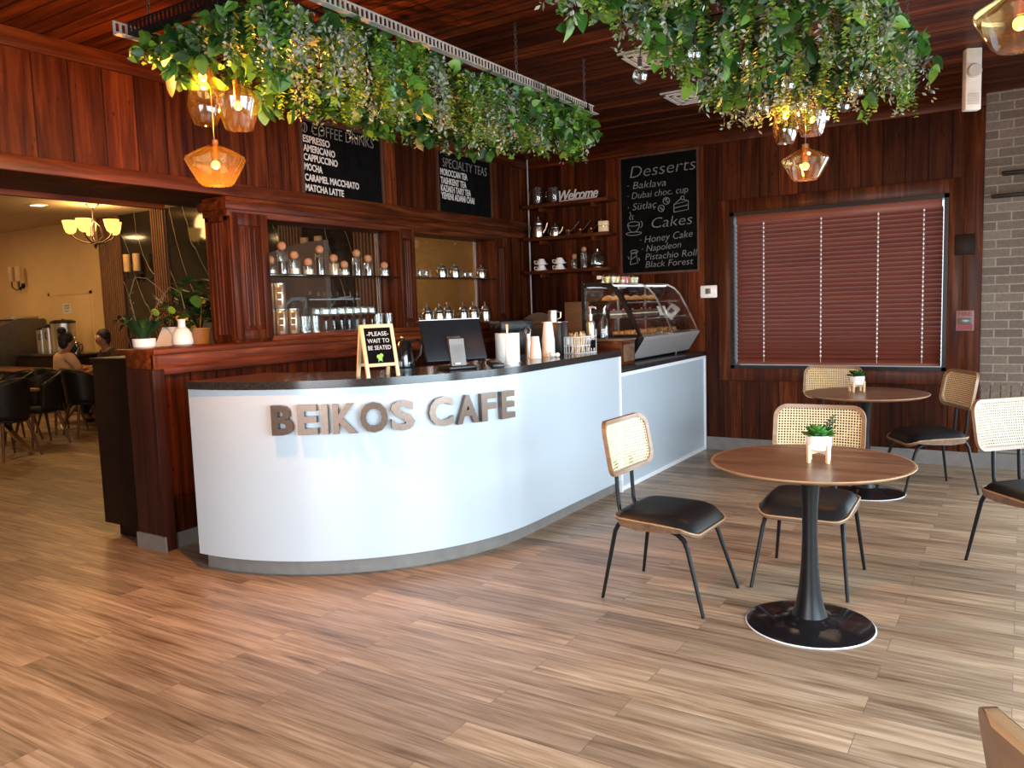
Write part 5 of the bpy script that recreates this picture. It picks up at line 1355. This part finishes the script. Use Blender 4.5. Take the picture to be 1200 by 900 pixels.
def dining_chair():
    t = thing('dining_chair', '', 'chair', group='black dining chairs')
    b = MB()
    def shell(u, v):
        a = -PI*.92 + 2*PI*.92*u - PI/2                    # wraps round the back
        f = abs(u-.5)*2; top = .42 + .47*(1-f**2.2*.72)
        z = .43 + (top-.43)*v; x = .225*math.cos(a)*(1+.06*v); y = .215*math.sin(a)*(1+.10*v) - .03*v
        return (x, y, z)
    b.grid(lambda u, v: shell(.16+.68*u, v), 28, 9); b.build('bucket_back', M['leather'], t, solid=.025)
    MB().lathe([(0, .40), (.20, .40), (.225, .42), (.225, .455), (.20, .475), (0, .48)], 32).build('seat', M['leather'], t)
    for sx in (-1, 1):
        for sy in (-1, 1): MB().cyl((sx*.145, sy*.145, .41), (sx*.225, sy*.225, 0), .021, .012, 12).build('leg', M['chair_leg'], t)
    return t
M['chair_leg'] = wood('dark_walnut_leg', (.05, .022, .010), (.09, .042, .02), (.13, .06, .03), 'Z', .4, .1)
dch = dining_chair(); dch['label'] = 'black dining chair with the seated person in tan, back turned'
dch.location = (-11.02, 5.76, 0); dch.rotation_euler = (0, 0, .05)
for lab, loc, rz in (('empty black dining chair right of the seated person, back turned', (-10.42, 5.78, 0), -.12), ('black dining chair tucked under the end of the nearest dining table', (-9.50, 4.36, 0), 1.75),
                     ('black dining chair across the nearest dining table, only its back seen', (-10.1, 5.02, 0), PI), ('black dining chair at the left edge across the nearest dining table', (-10.75, 5.02, 0), PI),
                     ('black dining chair at the farthest dining table, right one', (-13.6, 6.0, 0), .1), ('black dining chair at the farthest dining table, left one', (-14.4, 6.0, 0), -.1), ('black dining chair hidden behind the dining table by the far wall', (-11.75, 7.08, 0), PI)):
    dup(dch, lab, loc, rz)
def dining_table(lab, loc, sx, sy):
    t = thing('dining_table', lab, 'table', loc, 0, 'dining tables with crossed chrome legs')
    MB().box(-sx/2, sx/2, -sy/2, sy/2, .722, .75, .004).build('tabletop', M['walnut'], t)
    MB().box(-sx/2+.08, sx/2-.08, -sy/2+.08, sy/2-.08, .69, .722).build('apron', M['black_plastic'], t, smooth=0)
    for ex in (-1, 1):
        x = ex*(sx/2-.28)
        for q in (-1, 1): MB().prism([(-.045, 0), (.045, 0), (.035, .70), (-.035, .70)], -.012, .012).build('dummy', M['chrome'], t) if False else MB().tube([(x+ex*.16, q*(sy/2-.08), 0), (x-ex*.10, -q*(sy/2-.22), .69)], .034, 4).build('leg', M['chrome'], t, smooth=0)
dining_table('dining table with food where two people sit', (-11.05, 6.50, 0), 1.80, .80)
dining_table('nearest dining table at the left edge, chrome leg toward the camera', (-10.05, 4.32, 0), 1.40, .72)
dining_table('farthest dining table at the left edge of the photo', (-14.0, 6.55, 0), 1.5, .6)
person('bearded person in a tan shirt with hair tied up, seated at the dining table', (-11.10, 5.82, .03), .06, 'tan_shirt', True, True)
person('person in a black shirt across the dining table, partly hidden by plants', (-11.72, 7.08, .03), PI, 'black_shirt', False, False, .16)
for lab, x, y, n_ in (('plate of food in front of the person in tan', -11.0, 6.33, 0), ('plate of food in front of the person in black', -11.6, 6.62, 1), ('plate of food at the free end of the dining table', -10.45, 6.35, 2)):
    t = thing('food_plate', lab, 'plate', (x, y, .7505), 0, 'plates on the dining table')
    MB().lathe([(0, .0), (.08, 0), (.125, .016), (.122, .018), (.08, .006), (0, .006)], 28).build('plate', M['ceramic'], t)
    MB().ball((0, 0, .02), .055, 12, (1.2, .9, .5)).ball((.04, .03, .02), .03, 10, (1, 1, .6)).build('food', M[('food', 'pastry', 'cream_d')[n_]], t)
o = MB().ball((0, 0, .05), .11, 14, (1.9, .9, .5)).ball((.17, .03, .05), .06, 12, (1.2, .8, .7)).build('food_bag', M['food']); tag(o, 'yellow food bag lying on the dining table', 'bag', loc=(-10.85, 6.62, .752), rotz=.3)
for lab, x, y in (('drinking glass by the yellow food bag', -10.55, 6.55), ('drinking glass near the person in black', -11.35, 6.72)):
    t = thing('water_glass', lab, 'glass', (x, y, .7505), 0, 'glasses on the dining table')
    MB().lathe([(0, .003), (.028, .003), (.034, .12), (.031, .12), (.025, .01), (0, .01)], 18).build('glass_wall', M['glass'], t); MB().lathe([(0, .011), (.0245, .011), (.029, .075), (0, .076)], 16).build('water', M['pane'], t)
# drinks counter along the far wall
t = thing('drinks_counter', 'black drinks counter against the cream wall of the dining room', 'counter', (-13.9, 7.42, 0))
MB().box(-.95, .95, -.32, .30, .0, .91, .004).build('cabinet_body', M['dark_body'], t); MB().box(-.97, .97, -.35, .31, .91, .95, .004).build('worktop', M['worktop'], t)
def urn(lab, x, y, h, r):
    t = thing('coffee_urn', lab, 'urn', (x, y, .95), -.9, 'steel urns on the drinks counter')
    MB().lathe([(0, 0), (r, 0), (r*1.02, .03), (r*1.02, .06), (r, .07), (r, h*.88), (0, h*.88)], 30).build('body', M['steel'], t)
    MB().lathe([(r*1.04, h*.87), (r*1.05, h*.92), (r*.8, h*.97), (.02, h*.98), (.02, h), (0, h)], 30).build('lid', M['black_plastic'], t)
    MB().cyl((0, r*.95, .10), (0, r+.05, .10), .014, seg=10).cyl((0, r+.045, .11), (0, r+.045, .06), .010, seg=10).build('tap', M['black_plastic'], t)
    for s in (-1, 1): MB().tube([(s*r, 0, h*.72), (s*(r+.04), 0, h*.70), (s*(r+.04), 0, h*.52), (s*r, 0, h*.50)], .009, 8).build('handle', M['black_plastic'], t)
urn('largest steel coffee urn with a black lid on the drinks counter', -13.75, 7.35, .58, .19); urn('slimmer steel urn left of the largest one', -14.22, 7.35, .50, .10); urn('slimmest steel urn at the left of the urns', -14.55, 7.40, .46, .09)
for k, (lab, x) in enumerate((('steel coffee pot on the drinks counter right of the large urn', -13.42), ('smaller steel pot at the right end of the drinks counter', -13.18))): teapot(lab, x, 7.22, .95, 1.7-.3*k, .5, 'steel pots on the drinks counter', True)
t = thing('ice_machine', 'grey steel catering cabinet with a sloping lid beside the drinks counter', 'catering cabinet', (-16.0, 7.25, 0))
MB().prism([(-.45, 0), (.48, 0), (.48, 1.55), (.0, 1.55), (-.45, 1.38)], -.95, .95, (0, 0, 0), (PI/2, 0, PI/2)).build('body', M['steel_dull'] if 'steel_dull' in M else M['steel_dark'], t, smooth=0)
MB().box(-.60, .35, -.47, -.45, .70, 1.25, .004).build('door', M['black_plastic'], t); MB().box(-.55, .30, -.50, -.48, 1.16, 1.19, .004).build('handle', M['steel'], t)
MB().box(-.1, .85, -.05, .42, 1.552, 1.60, .004).build('top_tray', M['steel'], t)
t = thing('low_black_cabinet', 'tall black cabinet against the marble wall seen through the niche', 'cabinet', (-7.95, 7.42, 0))
MB().box(-.55, .62, -.30, .29, 0, 1.60, .004).build('body', M['black_plastic'], t)
for s in (-1, 1): d_ = MB().box(.035+s*.29-.28, .035+s*.29+.28, -.318, -.30, .06, 1.56, .003).build('door', M['black_gloss'], t); MB().cyl((.035+s*.04, -.335, .8), (.035+s*.04, -.335, 1.0), .008, seg=8).build('handle', M['steel'], d_)
def sconce(lab, x, z):
    t = thing('wall_sconce', lab, 'wall lamp', (x, YB-.055, z), 0, 'twin candle wall sconces')
    MB().lathe([(0, 0), (.05, 0), (.05, .02), (0, .024)], 20, (0, .05, -.28), (PI/2, 0, 0)).build('wall_plate', M['black_metal'], t)
    for s in (-1, 1):
        MB().tube([(0, .03, -.28), (s*.07, -.04, -.36), (s*.13, -.09, -.30), (s*.13, -.09, -.20)], .012, 8).build('arm', M['black_metal'], t)
        MB().lathe([(0, 0), (.05, 0), (.055, .01), (.055, .27), (.05, .275), (0, .27)], 20, (s*.13, -.09, -.20)).build('glass_tube', M['sconce_glass'], t)
M['sconce_glass'] = plain('cream_sconce_glass', (.62, .42, .20), .4)
sconce('twin candle sconce on the cream wall at the left edge', -15.75, 2.45); sconce('twin candle sconce on the marble wall seen over the ledge plants', -12.05, 2.45); sconce('twin candle sconce on marble seen through the bar niche', -7.98, 2.42)
t = thing('chandelier', 'chandelier with five lit amber shades in the dining room', 'chandelier', (-11.55, 6.75, 3.19))
MB().lathe([(0, 0), (.10, 0), (.06, -.04), (.014, -.06), (.014, -.08)], 20).cyl((0, 0, -.06), (0, 0, -.56), .013, seg=10).build('stem', M['bronze'], t)
MB().lathe([(0, -.66), (.012, -.64), (.035, -.58), (.02, -.54), (.014, -.50)], 20).build('finial', M['bronze'], t)
for k in range(5):
    a = 2*PI*k/5+.3; c = Vector((math.cos(a), math.sin(a), 0))
    ar = MB().tube([Vector((0, 0, -.57)), c*.14+VZ*-.56, c*.26+VZ*-.50, c*.31+VZ*-.44], .011, 8).tube([Vector((0, 0, -.25)), c*.10+VZ*-.33, c*.12+VZ*-.47, c*.02+VZ*-.56], .006, 6).build('arm', M['bronze'], t)
    MB().lathe([(.03, -.435), (.065, -.41), (.085, -.35), (.105, -.245), (.10, -.245), (.08, -.35), (.06, -.40), (0, -.425)], 24, tuple(c*.31)).build('shade', M['shade_glow'], ar)
point('chandelier_glow', (0, 0, -.18), 62, (1, .60, .22), .25, t)
for lab, x, y in (('round recessed ceiling light left of the chandelier', -12.15, 6.28), ):
    t = thing('ceiling_downlight', lab, 'ceiling light', (x, y, 3.19), 0)
    MB().lathe([(.10, -.012), (.13, -.010), (.135, 0), (.10, 0)], 28).build('trim_ring', M['ceramic'], t); MB().lathe([(0, -.006), (.10, -.006), (.10, -.002), (0, -.002)], 28).build('lamp_disc', M['lampwhite'], t)
